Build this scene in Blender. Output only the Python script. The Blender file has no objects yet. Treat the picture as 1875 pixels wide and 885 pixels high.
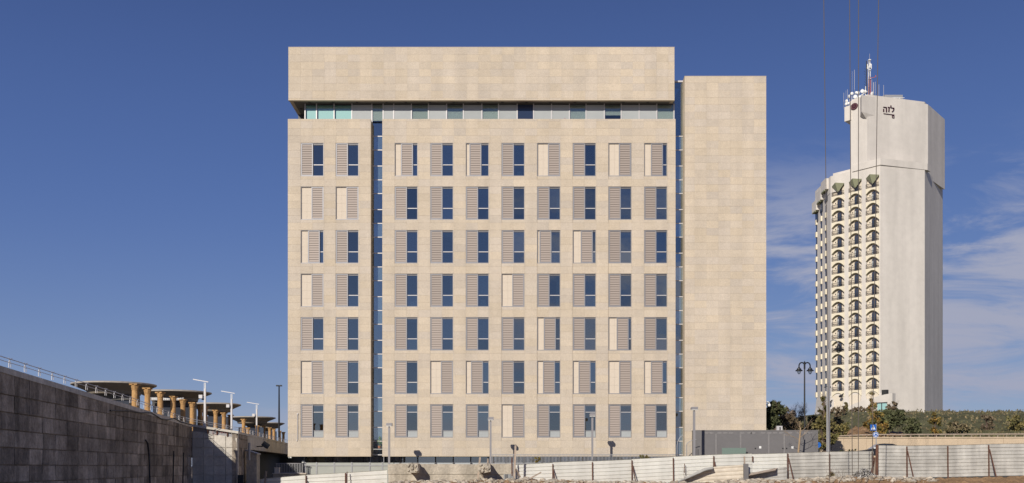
import bpy, math, random
import numpy as np
from mathutils import Vector, Matrix
R = random.Random(7)
NR = np.random.RandomState(11)
sc = bpy.context.scene
COL = sc.collection
pi = math.pi

# ------------------------------------------------------------------ camera, sky, sun, exposure
E = 1.7                 # eye height above the ground sheet
F = 1881.9              # focal length in photograph pixels
HOR = 855.0             # row of the horizon in the photograph
cam = bpy.data.cameras.new('camera'); co = bpy.data.objects.new('camera', cam); COL.objects.link(co)
co.location = (0, 0, E); co.rotation_euler = (pi / 2, 0, 0)
cam.sensor_width = 36; cam.lens = 36 * F / 1875
cam.shift_y = (HOR - 442.5) / 1875
cam.clip_end = 9000; cam.clip_start = .5
sc.camera = co

AZ = math.radians(25.6); EL = math.radians(26.8)
sdir = Vector((-math.sin(AZ) * math.cos(EL), -math.cos(AZ) * math.cos(EL), math.sin(EL)))
sl = bpy.data.lights.new('sun', 'SUN'); so = bpy.data.objects.new('sun', sl); COL.objects.link(so)
sl.energy = 4.3; sl.angle = math.radians(.5); sl.color = (1, .93, .82)
so.rotation_euler = sdir.to_track_quat('Z', 'Y').to_euler(); so.location = (-40, -60, 60)

W = bpy.data.worlds.new('World'); sc.world = W; W.use_nodes = True
nt = W.node_tree; nd = nt.nodes; lk = nt.links
for n in list(nd): nd.remove(n)
wo = nd.new('ShaderNodeOutputWorld'); bg = nd.new('ShaderNodeBackground'); bg.inputs[1].default_value = .085
sky = nd.new('ShaderNodeTexSky'); sky.sky_type = 'NISHITA'; sky.sun_disc = False
sky.sun_elevation = EL; sky.sun_rotation = math.radians(180) + AZ
sky.altitude = 800; sky.air_density = 1.0; sky.dust_density = .6; sky.ozone_density = 3.0
# thin streaky cloud, low in the sky and thicker towards the right
tc = nd.new('ShaderNodeTexCoord'); sp = nd.new('ShaderNodeSeparateXYZ'); lk.new(tc.outputs['Generated'], sp.inputs[0])
def wm(op, a, b=None, c=None):
    n = nd.new('ShaderNodeMath'); n.operation = op
    for i, v in enumerate((a, b, c)):
        if v is None: continue
        if isinstance(v, (int, float)): n.inputs[i].default_value = v
        else: lk.new(v, n.inputs[i])
    return n.outputs[0]
def wmap(v, a, b, c, d):
    n = nd.new('ShaderNodeMapRange'); n.interpolation_type = 'SMOOTHSTEP'; lk.new(v, n.inputs[0])
    for i, q in enumerate((a, b, c, d)): n.inputs[i + 1].default_value = q
    return n.outputs[0]
# the deep, slightly violet blue of this clear winter sky, the same all round
rp = nd.new('ShaderNodeValToRGB'); lk.new(sp.outputs[2], rp.inputs[0]); rp.color_ramp.interpolation = 'B_SPLINE'
def lin(c): return tuple(((v / 255 + .055) / 1.055) ** 2.4 if v > 10 else v / 3294 for v in c)
while len(rp.color_ramp.elements) < 6: rp.color_ramp.elements.new(.5)
for e_, (q, c) in zip(rp.color_ramp.elements, [(0, (146, 158, 186)), (.07, (120, 140, 183)), (.19, (84, 110, 171)), (.29, (74, 100, 162)), (.41, (60, 82, 141)), (1, (40, 58, 110))]):
    e_.position = q; e_.color = (*lin(c), 1)
vm = nd.new('ShaderNodeVectorMath'); vm.operation = 'SCALE'; lk.new(rp.outputs[0], vm.inputs[0]); vm.inputs['Scale'].default_value = 1 / .085
hsv = nd.new('ShaderNodeMix'); hsv.data_type = 'RGBA'; hsv.inputs['Factor'].default_value = .8
lk.new(sky.outputs[0], hsv.inputs['A']); lk.new(vm.outputs[0], hsv.inputs['B'])
az = wm('ARCTAN2', sp.outputs[0], sp.outputs[1])
cb = nd.new('ShaderNodeCombineXYZ'); lk.new(wm('MULTIPLY', az, 6.0), cb.inputs[0]); lk.new(wm('MULTIPLY', sp.outputs[2], 26.0), cb.inputs[1]); cb.inputs[2].default_value = 9.3
n1 = nd.new('ShaderNodeTexNoise'); lk.new(cb.outputs[0], n1.inputs[0]); n1.inputs['Scale'].default_value = 1.0; n1.inputs['Detail'].default_value = 9; n1.inputs['Roughness'].default_value = .62; n1.inputs['Distortion'].default_value = .5
m1 = wmap(n1.outputs[0], .40, .62, 0, 1)
mr = wmap(az, .12, .26, .0, 1)
me = wmap(sp.outputs[2], .19, .31, 1, 0)
ml = wmap(sp.outputs[2], .035, .085, .45, 0)
msk = wm('MULTIPLY', m1, wm('MAXIMUM', wm('MULTIPLY', wm('MULTIPLY', mr, me), 1.0), ml))
mx = nd.new('ShaderNodeMix'); mx.data_type = 'RGBA'
lk.new(msk, mx.inputs['Factor']); lk.new(hsv.outputs['Result'], mx.inputs['A']); mx.inputs['B'].default_value = (4.2, 4.5, 5.9, 1)
lk.new(mx.outputs['Result'], bg.inputs[0]); lk.new(bg.outputs[0], wo.inputs[0])
vs = sc.view_settings; vs.view_transform = 'Standard'; vs.look = 'None'; vs.exposure = 0.0; vs.gamma = 1; vs.use_curve_mapping = False

# ------------------------------------------------------------------ materials
def mat(name, col, rough=.8, metal=0, noise=None, bump=None, rnd=0, attr=None, spec=.5, col2=None, streak=None):
    """noise=(scale, amount), streak=(scale, amount) vertical weathering, bump=(scale, strength),
    rnd=per-object tone spread, attr=face attribute giving the tone spread, col2=second tint mixed in"""
    m = bpy.data.materials.new(name); m.use_nodes = True; t = m.node_tree; N = t.nodes; L = t.links
    b = N['Principled BSDF']; b.inputs['Roughness'].default_value = rough; b.inputs['Metallic'].default_value = metal
    b.inputs['Specular IOR Level'].default_value = spec
    geo = N.new('ShaderNodeNewGeometry')
    rgb = N.new('ShaderNodeRGB'); rgb.outputs[0].default_value = (*col, 1); cur = rgb.outputs[0]
    def mixc(fac, a, bcol, mode='MIX'):
        n = N.new('ShaderNodeMix'); n.data_type = 'RGBA'; n.blend_type = mode
        if isinstance(fac, (int, float)): n.inputs['Factor'].default_value = fac
        else: L.new(fac, n.inputs['Factor'])
        L.new(a, n.inputs['A'])
        if isinstance(bcol, tuple): n.inputs['B'].default_value = (*bcol, 1)
        else: L.new(bcol, n.inputs['B'])
        return n.outputs['Result']
    def mr(v, a, b_, c, d):
        n = N.new('ShaderNodeMapRange'); L.new(v, n.inputs[0])
        for i, q in enumerate((a, b_, c, d)): n.inputs[i + 1].default_value = q
        return n.outputs[0]
    def grey(v):
        n = N.new('ShaderNodeCombineColor'); [L.new(v, n.inputs[i]) for i in range(3)]; return n.outputs[0]
    rv = None
    if attr:
        a = N.new('ShaderNodeAttribute'); a.attribute_name = attr; rv = a.outputs['Fac']
    elif rnd:
        o = N.new('ShaderNodeObjectInfo'); rv = o.outputs['Random']
    if rv is not None:
        if col2: cur = mixc(mr(rv, 0, 1, 0, 1), cur, col2)
        if rnd:
            q = N.new('ShaderNodeMath'); q.operation = 'MULTIPLY'; L.new(rv, q.inputs[0]); q.inputs[1].default_value = 7.31
            f = N.new('ShaderNodeMath'); f.operation = 'FRACT'; L.new(q.outputs[0], f.inputs[0])
            cur = mixc(1, cur, grey(mr(f.outputs[0], 0, 1, 1 - rnd, 1 + rnd)), 'MULTIPLY')
    if noise:
        for sc_, am in (noise if isinstance(noise, list) else [noise]):
            n = N.new('ShaderNodeTexNoise'); L.new(geo.outputs['Position'], n.inputs[0]); n.inputs['Scale'].default_value = sc_; n.inputs['Detail'].default_value = 6; n.inputs['Roughness'].default_value = .65
            cur = mixc(1, cur, grey(mr(n.outputs[0], .3, .7, 1 - am, 1 + am)), 'MULTIPLY')
    if streak:
        mp = N.new('ShaderNodeMapping'); L.new(geo.outputs['Position'], mp.inputs[0]); mp.inputs['Scale'].default_value = (streak[0], streak[0], streak[0] * .08)
        n = N.new('ShaderNodeTexNoise'); L.new(mp.outputs[0], n.inputs[0]); n.inputs['Scale'].default_value = 1; n.inputs['Detail'].default_value = 5
        cur = mixc(1, cur, grey(mr(n.outputs[0], .35, .65, 1 - streak[1], 1 + streak[1] * .4)), 'MULTIPLY')
    L.new(cur, b.inputs['Base Color'])
    if bump:
        n = N.new('ShaderNodeTexNoise'); L.new(geo.outputs['Position'], n.inputs[0]); n.inputs['Scale'].default_value = bump[0]; n.inputs['Detail'].default_value = 5
        bp = N.new('ShaderNodeBump'); bp.inputs['Strength'].default_value = bump[1]; bp.inputs['Distance'].default_value = .05; L.new(n.outputs[0], bp.inputs['Height']); L.new(bp.outputs[0], b.inputs['Normal'])
    m['b'] = 0
    return m

def stone_mat(name, attr=None):
    m = mat(name, (.585, .495, .38), .88, noise=[(.35, .05), (3, .05), (11, .13)], bump=(14, .5), rnd=.05, attr=attr, spec=.3, col2=(.55, .48, .40), streak=(1.1, .06))
    t = m.node_tree; N = t.nodes; L = t.links; b = N['Principled BSDF']
    src = b.inputs['Base Color'].links[0].from_socket
    geo = N.new('ShaderNodeNewGeometry')
    n = N.new('ShaderNodeTexNoise'); L.new(geo.outputs['Position'], n.inputs[0]); n.inputs['Scale'].default_value = 7; n.inputs['Detail'].default_value = 7; n.inputs['Roughness'].default_value = .75
    r = N.new('ShaderNodeMapRange'); L.new(n.outputs[0], r.inputs[0]); r.inputs[1].default_value = .54; r.inputs[2].default_value = .72; r.inputs[3].default_value = 0; r.inputs[4].default_value = .38
    x = N.new('ShaderNodeMix'); x.data_type = 'RGBA'; L.new(r.outputs[0], x.inputs['Factor']); L.new(src, x.inputs['A']); x.inputs['B'].default_value = (.42, .27, .14, 1)
    L.new(x.outputs['Result'], b.inputs['Base Color'])
    return m

def glass(name, tint, refl, rcol, rough=.02):
    """a coated pane: part mirror, part tinted see-through"""
    m = bpy.data.materials.new(name); m.use_nodes = True; t = m.node_tree; N = t.nodes; L = t.links
    N.remove(N['Principled BSDF']); out = N['Material Output']
    tr = N.new('ShaderNodeBsdfTransparent'); tr.inputs[0].default_value = (*tint, 1)
    gl = N.new('ShaderNodeBsdfGlossy'); gl.inputs['Color'].default_value = (*rcol, 1); gl.inputs['Roughness'].default_value = rough
    fr = N.new('ShaderNodeLayerWeight'); fr.inputs[0].default_value = .25
    mp = N.new('ShaderNodeMapRange'); L.new(fr.outputs['Fresnel'], mp.inputs[0]); mp.inputs[3].default_value = refl; mp.inputs[4].default_value = 1
    geo = N.new('ShaderNodeNewGeometry'); n = N.new('ShaderNodeTexNoise'); L.new(geo.outputs['Position'], n.inputs[0]); n.inputs['Scale'].default_value = .8
    bp = N.new('ShaderNodeBump'); bp.inputs['Strength'].default_value = .05; bp.inputs['Distance'].default_value = .05; L.new(n.outputs[0], bp.inputs['Height']); L.new(bp.outputs[0], gl.inputs['Normal'])
    oi = N.new('ShaderNodeObjectInfo'); vr = N.new('ShaderNodeMapRange'); L.new(oi.outputs['Random'], vr.inputs[0]); vr.inputs[3].default_value = .72; vr.inputs[4].default_value = 1.2
    ml_ = N.new('ShaderNodeMath'); ml_.operation = 'MULTIPLY'; L.new(mp.outputs[0], ml_.inputs[0]); L.new(vr.outputs[0], ml_.inputs[1])
    mx_ = N.new('ShaderNodeMixShader'); L.new(ml_.outputs[0], mx_.inputs[0]); L.new(tr.outputs[0], mx_.inputs[1]); L.new(gl.outputs[0], mx_.inputs[2]); L.new(mx_.outputs[0], out.inputs[0])
    return m

M = {}
M['stone'] = stone_mat('limestone')
M['stone_f'] = stone_mat('limestone_field', 'tone')
M['mortar'] = mat('mortar', (.46, .39, .30), .95)
M['panel'] = mat('pale_stone', (.64, .555, .455), .85, noise=(8, .05), spec=.3)
M['trim'] = mat('edge_trim', (.62, .52, .38), .6)
M['alu'] = mat('aluminium', (.27, .265, .28), .45, .3, noise=(3, .04))
M['alu_light'] = mat('aluminium_pale', (.55, .53, .53), .45, .2)
M['alu_dark'] = mat('aluminium_dark', (.07, .07, .075), .5, .2)
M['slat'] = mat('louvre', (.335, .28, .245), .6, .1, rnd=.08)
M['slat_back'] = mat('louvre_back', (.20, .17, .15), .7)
M['glass'] = glass('window_glass', (.34, .42, .48), .32, (.84, .88, .87))
M['glass_low'] = glass('ground_glass', (.34, .38, .40), .30, (.80, .86, .86))
M['glass_slot'] = glass('slot_glass', (.36, .44, .48), .36, (.84, .90, .92))
M['frosted'] = mat('frosted_panel', (.36, .37, .335), .5, noise=(2, .05))
M['glass_clear'] = glass('clear_glass', (.88, .92, .90), .10, (.85, .92, .95))
M['glass_pale'] = glass('pale_slot_glass', (.80, .86, .90), .30, (.84, .90, .94))
M['glass_lamp'] = glass('lamp_glass', (.75, .78, .78), .12, (.95, .95, .95))
M['teal'] = mat('teal_glass', (.34, .56, .54), .12, spec=.8)
M['spandrel'] = mat('opal_panel', (.40, .42, .42), .22, spec=.5, noise=(.6, .05), rnd=.05)
M['blind'] = mat('roller_blind', (.38, .385, .365), .6, rnd=.16)
M['blind_pale'] = mat('roller_blind_pale', (.42, .50, .48), .6)
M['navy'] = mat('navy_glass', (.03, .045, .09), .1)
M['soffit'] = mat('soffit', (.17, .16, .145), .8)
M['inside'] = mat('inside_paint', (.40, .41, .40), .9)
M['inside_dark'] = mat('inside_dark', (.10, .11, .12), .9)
M['roof'] = mat('roof_screed', (.35, .33, .30), .95, noise=(1, .1))
M['steel'] = mat('galvanised', (.33, .33, .34), .5, .4, noise=(4, .08))
M['pole_grey'] = mat('pole_paint', (.27, .26, .27), .5, .2)
M['white'] = mat('white_paint', (.78, .78, .76), .5)
M['black'] = mat('black_paint', (.012, .013, .015), .45)
M['dark'] = mat('dark_stuff', (.03, .03, .03), .8)
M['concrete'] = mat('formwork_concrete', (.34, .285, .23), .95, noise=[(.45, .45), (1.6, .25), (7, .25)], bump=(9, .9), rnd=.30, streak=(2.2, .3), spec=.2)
M['concrete_pale'] = mat('formwork_pale', (.54, .50, .44), .95, noise=[(.7, .16), (6, .14)], bump=(9, .4), rnd=.08, streak=(2.2, .14), spec=.2)  # formwork concrete lightened so its colour carries the sun on the frontal face
M['barrier'] = mat('barrier_concrete', (.46, .41, .335), .95, noise=[(.8, .16), (6, .2)], bump=(7, .7), streak=(1.6, .2), spec=.2)
M['rubble'] = mat('rubble', (.35, .29, .22), .95, noise=[(3, .2), (14, .2)], bump=(12, .6), rnd=.25, attr='tone', col2=(.48, .43, .36), spec=.2)
M['soil'] = mat('soil', (.30, .19, .105), .97, noise=[(.8, .3), (6, .35)], bump=(5, 1.0), spec=.1)
M['ground'] = mat('dusty_ground', (.33, .27, .20), .97, noise=[(.05, .15), (.6, .2), (6, .12)], bump=(4, .5), spec=.1)
M['asphalt'] = mat('asphalt', (.055, .055, .055), .9, noise=(3, .2))
M['sheet'] = mat('white_sheet', (.63, .62, .575), .5, noise=[(.5, .06), (4, .03)], rnd=.06, streak=(1.3, .10))
M['sheet_old'] = mat('weathered_sheet', (.47, .455, .42), .55, noise=[(.6, .16), (3, .10)], rnd=.06, streak=(1.6, .22))
M['sheet_cream'] = mat('cream_sheet', (.60, .53, .43), .6, noise=[(.8, .12), (5, .10)], rnd=.05)
M['rust'] = mat('rusty_steel', (.11, .05, .032), .85, noise=[(5, .35)])
M['plank'] = mat('grey_plank', (.36, .29, .23), .9, noise=[(3, .2)], rnd=.2, streak=(8, .2))
M['sandstone'] = mat('sandstone', (.46, .27, .115), .9, noise=[(2, .2), (12, .16)], bump=(14, .5), rnd=.08, spec=.2)
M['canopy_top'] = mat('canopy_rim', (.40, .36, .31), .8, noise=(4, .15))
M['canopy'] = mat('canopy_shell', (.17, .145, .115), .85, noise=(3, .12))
M['stem'] = mat('canopy_stem', (.085, .08, .075), .8, noise=(2, .15))
M['kiosk'] = mat('kiosk_glass', (.025, .03, .045), .25)
M['box_grey'] = mat('cabinet_paint', (.155, .148, .150), .6, noise=[(.8, .06), (4, .05)])
M['box_pale'] = mat('cabinet_patch', (.21, .20, .20), .7, noise=(5, .12))
M['green_sheet'] = mat('green_sheet', (.16, .22, .19), .5, noise=(20, .12))
M['hotel'] = mat('hotel_render', (.66, .615, .56), .92, noise=[(.04, .06), (.6, .05)], streak=(.35, .10), bump=(4, .3), spec=.2)
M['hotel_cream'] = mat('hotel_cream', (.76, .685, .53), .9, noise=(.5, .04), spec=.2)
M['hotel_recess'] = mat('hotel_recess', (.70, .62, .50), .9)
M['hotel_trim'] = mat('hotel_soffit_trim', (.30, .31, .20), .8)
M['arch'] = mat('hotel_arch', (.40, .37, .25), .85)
M['door_brown'] = mat('brown_frame', (.10, .065, .05), .6)
M['hotel_glass'] = mat('hotel_glass', (.035, .05, .08), .08, spec=.9)
M['iron'] = mat('railing_iron', (.035, .03, .03), .6)
M['maroon'] = mat('maroon_sign', (.055, .012, .025), .5)
M['gold'] = mat('emblem_line', (.30, .17, .14), .5)
M['mast_red'] = mat('mast_red', (.52, .12, .05), .6)
M['ret_wall'] = mat('roadside_stone', (.56, .44, .31), .92, noise=[(.6, .08), (6, .10)], bump=(8, .5))
M['hill'] = mat('hill_grass', (.12, .115, .06), .97, noise=[(.12, .3), (.9, .45), (6, .35)], bump=(2.5, 1.0), spec=.1)
M['blue'] = mat('sign_blue', (.015, .12, .46), .4)
M['white_sign'] = mat('sign_white', (.80, .80, .80), .4)
M['red_paint'] = mat('red_spray', (.42, .07, .05), .8)
M['red'] = mat('red_petal', (.48, .02, .035), .7)
M['bark'] = mat('bark', (.14, .10, .075), .95, noise=(6, .25))
M['bark_pale'] = mat('bark_pale', (.36, .26, .16), .95, noise=(6, .25))
M['twig'] = mat('twig', (.15, .105, .085), .95)
M['car_dark'] = mat('car_paint', (.02, .02, .025), .25)
M['cable'] = mat('cable', (.10, .082, .072), .7)
M['pipe_dark'] = mat('black_hose', (.02, .022, .03), .6)
def leafm(n, a, b): return mat(n, a, .75, attr='tone', col2=b, rnd=.3, noise=(1.2, .2), spec=.2)
M['leaf_pine'] = leafm('pine_leaf', (.050, .062, .030), (.12, .125, .060))
M['leaf_brown'] = leafm('brown_leaf', (.125, .090, .062), (.19, .15, .095))
M['leaf_ever'] = leafm('evergreen_leaf', (.070, .080, .035), (.25, .20, .075))
M['leaf_orange'] = leafm('autumn_leaf', (.32, .18, .045), (.12, .125, .045))
M['leaf_hill'] = leafm('shrub_leaf', (.10, .10, .048), (.22, .17, .10))
M['leaf_indoor'] = leafm('indoor_leaf', (.10, .20, .07), (.20, .30, .12))
M['foil'] = mat('debris', (.55, .53, .50), .6, noise=[(6, .3)], attr='tone', col2=(.12, .11, .10), rnd=.2)

# ------------------------------------------------------------------ helpers
class MB:
    def __init__(s): s.v = []; s.f = []; s.t = []; s.tone = 0
    def add(s, vs, fs):
        o = len(s.v); s.v += [tuple(v) for v in vs]; s.f += [tuple(i + o for i in f) for f in fs]; s.t += [s.tone] * len(fs); return s
    def box(s, x0, x1, y0, y1, z0, z1):
        return s.add([(x0, y0, z0), (x1, y0, z0), (x1, y1, z0), (x0, y1, z0), (x0, y0, z1), (x1, y0, z1), (x1, y1, z1), (x0, y1, z1)],
                     [(0, 1, 5, 4), (1, 2, 6, 5), (2, 3, 7, 6), (3, 0, 4, 7), (4, 5, 6, 7), (3, 2, 1, 0)])
    def bar(s, a, b, w, h=None):
        """square bar from a to b"""
        a = Vector(a); b = Vector(b); d = (b - a).normalized(); h = h or w
        up = Vector((0, 0, 1)) if abs(d.z) < .9 else Vector((0, 1, 0))
        x = d.cross(up).normalized() * w / 2; y = x.cross(d).normalized() * h / 2
        vs_ = [p + i * x + j * y for p in (a, b) for i, j in ((-1, -1), (1, -1), (1, 1), (-1, 1))]
        return s.add(vs_, [(0, 1, 2, 3), (7, 6, 5, 4), (0, 4, 5, 1), (1, 5, 6, 2), (2, 6, 7, 3), (3, 7, 4, 0)])
    def prism(s, poly, z0, z1, ax='z'):
        """extrude a polygon; ax='z': poly in xy; ax='y': poly in xz, z0..z1 are y values"""
        n = len(poly)
        if ax == 'z': vs_ = [(x, y, z0) for x, y in poly] + [(x, y, z1) for x, y in poly]
        elif ax == 'y': vs_ = [(x, z0, z) for x, z in poly] + [(x, z1, z) for x, z in poly]
        else: vs_ = [(z0, y, z) for y, z in poly] + [(z1, y, z) for y, z in poly]
        return s.add(vs_, [tuple(range(n)), tuple(range(2 * n - 1, n - 1, -1))] + [(i, i + n, (i + 1) % n + n, (i + 1) % n) for i in range(n)])
    def tube(s, pts, r, n=7, cap=True):
        pts = [Vector(p) for p in pts]; k = len(pts); rs = r if isinstance(r, (list, tuple)) else [r] * k
        ring = []; px_ = None
        for i, p in enumerate(pts):
            d = (pts[min(i + 1, k - 1)] - pts[max(i - 1, 0)]).normalized()
            if px_ is None:
                u = Vector((0, 0, 1)) if abs(d.z) < .9 else Vector((1, 0, 0)); px_ = d.cross(u).normalized()
            else: px_ = (px_ - d * px_.dot(d)).normalized()
            q = d.cross(px_)
            ring += [p + rs[i] * (math.cos(2 * pi * j / n) * px_ + math.sin(2 * pi * j / n) * q) for j in range(n)]
        fs = [(i * n + j, i * n + (j + 1) % n, (i + 1) * n + (j + 1) % n, (i + 1) * n + j) for i in range(k - 1) for j in range(n)]
        if cap: fs += [tuple(range(n - 1, -1, -1)), tuple(range((k - 1) * n, k * n))]
        return s.add(ring, fs)
    def lathe(s, prof, cx=0, cy=0, n=16):
        """prof = [(r, z)...] bottom to top"""
        k = len(prof); vs_ = [(cx + r * math.cos(2 * pi * j / n), cy + r * math.sin(2 * pi * j / n), z) for r, z in prof for j in range(n)]
        fs = [(i * n + j, i * n + (j + 1) % n, (i + 1) * n + (j + 1) % n, (i + 1) * n + j) for i in range(k - 1) for j in range(n)]
        return s.add(vs_, fs + [tuple(range(n - 1, -1, -1)), tuple(range((k - 1) * n, k * n))])
    def mesh(s, name, m, smooth=False):
        me_ = bpy.data.meshes.new(name); me_.from_pydata(s.v, [], s.f)
        if any(s.t): me_.attributes.new('tone', 'FLOAT', 'FACE').data.foreach_set('value', s.t)
        if m: me_.materials.append(m)
        if smooth: me_.polygons.foreach_set('use_smooth', [True] * len(s.f))
        me_.update(); return me_
    def build(s, name, m, parent=None, smooth=False, **kw): return link(name, s.mesh(name, m, smooth), parent, **kw)

def link(name, me_, parent=None, loc=None, kind=None, label=None):
    o = bpy.data.objects.new(name, me_); COL.objects.link(o)
    if parent: o.parent = parent
    if loc: o.location = loc
    if kind: o['kind'] = kind
    if label: o['label'] = label
    return o
def tag(o, label, cat, group=None, kind=None):
    o['label'] = label; o['category'] = cat
    if group: o['group'] = group
    if kind: o['kind'] = kind
    return o
def thing(name, label, cat, loc=(0, 0, 0), rz=0, group=None):
    o = bpy.data.objects.new(name, None); COL.objects.link(o); o.location = loc; o.rotation_euler = (0, 0, rz); o.empty_display_size = .3
    return tag(o, label, cat, group)
def kids(o): return [c for c in bpy.data.objects if c.parent == o]
def copy_tree(o, parent=None):
    c = o.copy(); COL.objects.link(c); c.parent = parent
    for ch in KIDS.get(o.name, None) or kids(o): copy_tree(ch, c)
    return c
KIDS = {}
def struct(mb, name, m, smooth=False):
    o = mb.build(name, m, None, smooth); o['kind'] = 'structure'; return o
ORD = ['first', 'second', 'third', 'fourth', 'fifth', 'sixth', 'seventh', 'eighth', 'ninth', 'tenth', 'eleventh', 'twelfth', 'thirteenth', 'fourteenth', 'fifteenth', 'sixteenth', 'seventeenth', 'eighteenth', 'nineteenth', 'twentieth']
def X(px, Y): return (px - 937.5) / F * Y
def Z(py, Y): return E + (HOR - py) / F * Y
def P(px, py, Y): return (X(px, Y), Y, Z(py, Y))

# ------------------------------------------------------------------ ground
struct(MB().add([(-4000, -600, 0), (4000, -600, 0), (4000, 6000, 0), (-4000, 6000, 0)], [(0, 1, 2, 3)]), 'ground', M['ground'])

# ------------------------------------------------------------------ office building
YB = 85.0
def fx(px): return X(px, YB)
def fz(py): return Z(py, YB)
PX = YB / F              # one photograph pixel on the facade, in metres
bld = thing('office_building', 'wide pale limestone office block with seven rows of shuttered windows', 'building', (fx(880), YB, 0))
def bb(mb, name, m, parent=None, **kw):
    """build a mesh given in world coordinates as a child of the building or of one of its parts"""
    o = mb.build(name, m, None, **kw); o.parent = parent or bld
    o.location = -bld.location
    if parent and parent != bld: o.location = (0, 0, 0)
    return o
PITCH = 79.75
WX_L = [550.5, 614.5]; WX_M = [722.6, 787.7, 852.9, 918.4, 983.8, 1049, 1114.3, 1179.6]
WT = [262 + PITCH * i for i in range(7)]
WW, WH = 42.0, 61.0
def subtract(r, h):
    x0, x1, z0, z1 = r; a0, a1, b0, b1 = h
    if a0 >= x1 or a1 <= x0 or b0 >= z1 or b1 <= z0: return [r]
    out = []
    if a0 > x0: out.append((x0, a0, z0, z1))
    if a1 < x1: out.append((a1, x1, z0, z1))
    xa, xb = max(x0, a0), min(x1, a1)
    if b0 > z0: out.append((xa, xb, z0, b0))
    if b1 < z1: out.append((xa, xb, b1, z1))
    return out
holes = [(fx(x), fx(x + WW), fz(y + WH), fz(y)) for x in WX_L + WX_M for y in WT]
J = .0020; JZ = .0034
SW, SH = 21.73 * PX, PITCH / 6 * PX
single_mesh = None
def cladding(part, x0, x1, z0, z1, xa, za, hs, single=0):
    """face of cut stones with open joints in front of a backing wall"""
    global single_mesh
    mbs = MB(); cnt = 0
    nx0 = math.floor((x0 - xa) / SW) - 1; nz0 = math.floor((z0 - za) / SH) - 1
    xs = sorted(set([x0, x1] + [xa + SW * i for i in range(nx0, nx0 + 60) if x0 + .12 < xa + SW * i < x1 - .12]))
    zs = sorted(set([z0, z1] + [za + SH * i for i in range(nz0, nz0 + 80) if z0 + .08 < za + SH * i < z1 - .08]))
    for zi in range(len(zs) - 2, -1, -1):
        for xi in range(len(xs) - 1):
            rects = [(xs[xi], xs[xi + 1], zs[zi], zs[zi + 1])]
            for h in hs: rects = [q for r in rects for q in subtract(r, h)]
            for a, b, c, d in rects:
                if b - a < .03 or d - c < .03: continue
                y = YB + R.uniform(-.004, .004)
                if single and cnt < single and abs(b - a - SW) < .02 and abs(d - c - SH) < .02:
                    if single_mesh is None: single_mesh = MB().box(-SW / 2 + J, SW / 2 - J, 0, .05, -SH / 2 + JZ, SH / 2 - JZ).mesh('stone', M['stone'])
                    o = link('stone', single_mesh, part, ((a + b) / 2, y, (c + d) / 2)); cnt += 1
                else:
                    mbs.tone = R.random(); mbs.box(a + J, b - J, y, YB + .05, c + JZ, d - JZ)
    o = mbs.build('stone', M['stone_f'], part); o['kind'] = 'stuff'
    return cnt
def backing(name, x0, x1, z0, z1, hs, y0=YB + .045, y1=YB + .35):
    mb = MB()
    rects = [(x0, x1, z0, z1)]
    for h in hs: rects = [q for r in rects for q in subtract(r, h)]
    for a, b, c, d in rects: mb.box(a, b, y0, y1, c, d)
    return bb(mb, name, M['mortar'])
YBACK = 104.0
zt = fz(218); zb = fz(835)
hL = [h for h in holes if h[0] < fx(690)]; hM = [h for h in holes if h[0] > fx(690)]
wl = backing('left_wall', fx(527), fx(679), zb, zt, hL); cladding(wl, fx(527), fx(679), zb, zt, fx(550.5), fz(262), hL)
wm_ = backing('main_wall', fx(700), fx(1237), zb, zt, hM); cladding(wm_, fx(700), fx(1237), zb, zt, fx(722.6), fz(262), hM)
wu = backing('upper_wall', fx(528), fx(1235), fz(183), fz(87), []); n_single = cladding(wu, fx(528), fx(1235), fz(183), fz(87), fx(528.5), fz(100.2), [], 264)
wc = backing('core_wall', fx(1253.5), fx(1403), fz(870), fz(140), []); cladding(wc, fx(1253.5), fx(1403), fz(870), fz(140), fx(1272), fz(152), [], 300 - n_single)
# the sides and tops of the four volumes, returned in stone
def sidewall(x, z0, z1, y0, y1, t, name='side_wall'): return bb(MB().box(min(x, x + t), max(x, x + t), y0, y1, z0, z1), name, M['stone_f'])
sidewall(fx(527) + .004, zb, zt, YB + .052, YBACK, .3); sidewall(fx(679) - .004, zb, zt - .01, YB + .052, YB + 1.4, -.3)
sidewall(fx(700) + .004, zb, zt - .01, YB + .052, YB + 1.4, .3); sidewall(fx(1237) - .004, zb, zt - .01, YB + .052, YBACK, -.3)
sidewall(fx(528) + .004, fz(183) + .02, fz(87), YB + .052, YBACK, .3); sidewall(fx(1235) - .004, fz(183) + .02, fz(87), YB + .052, YBACK, -.3)
sidewall(fx(1253.5) + .004, 0, fz(140), YB + .052, YBACK, .3); sidewall(fx(1403) - .004, 0, fz(140), YB + .052, YBACK, -.3)
rear = MB().box(fx(528) + .31, fx(1235) - .31, YBACK - .3, YBACK, .5, fz(88)).box(fx(1253.5) + .31, fx(1403) - .31, YBACK - .3, YBACK, 0, fz(141))
bb(rear, 'rear_wall', M['stone_f'])
bb(MB().box(fx(528) + .31, fx(1235) - .31, YB + .36, YBACK - .31, fz(92), fz(90)).box(fx(1253.5) + .31, fx(1403) - .31, YB + .36, YBACK - .31, fz(146), fz(144)), 'roof', M['roof'])
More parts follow.
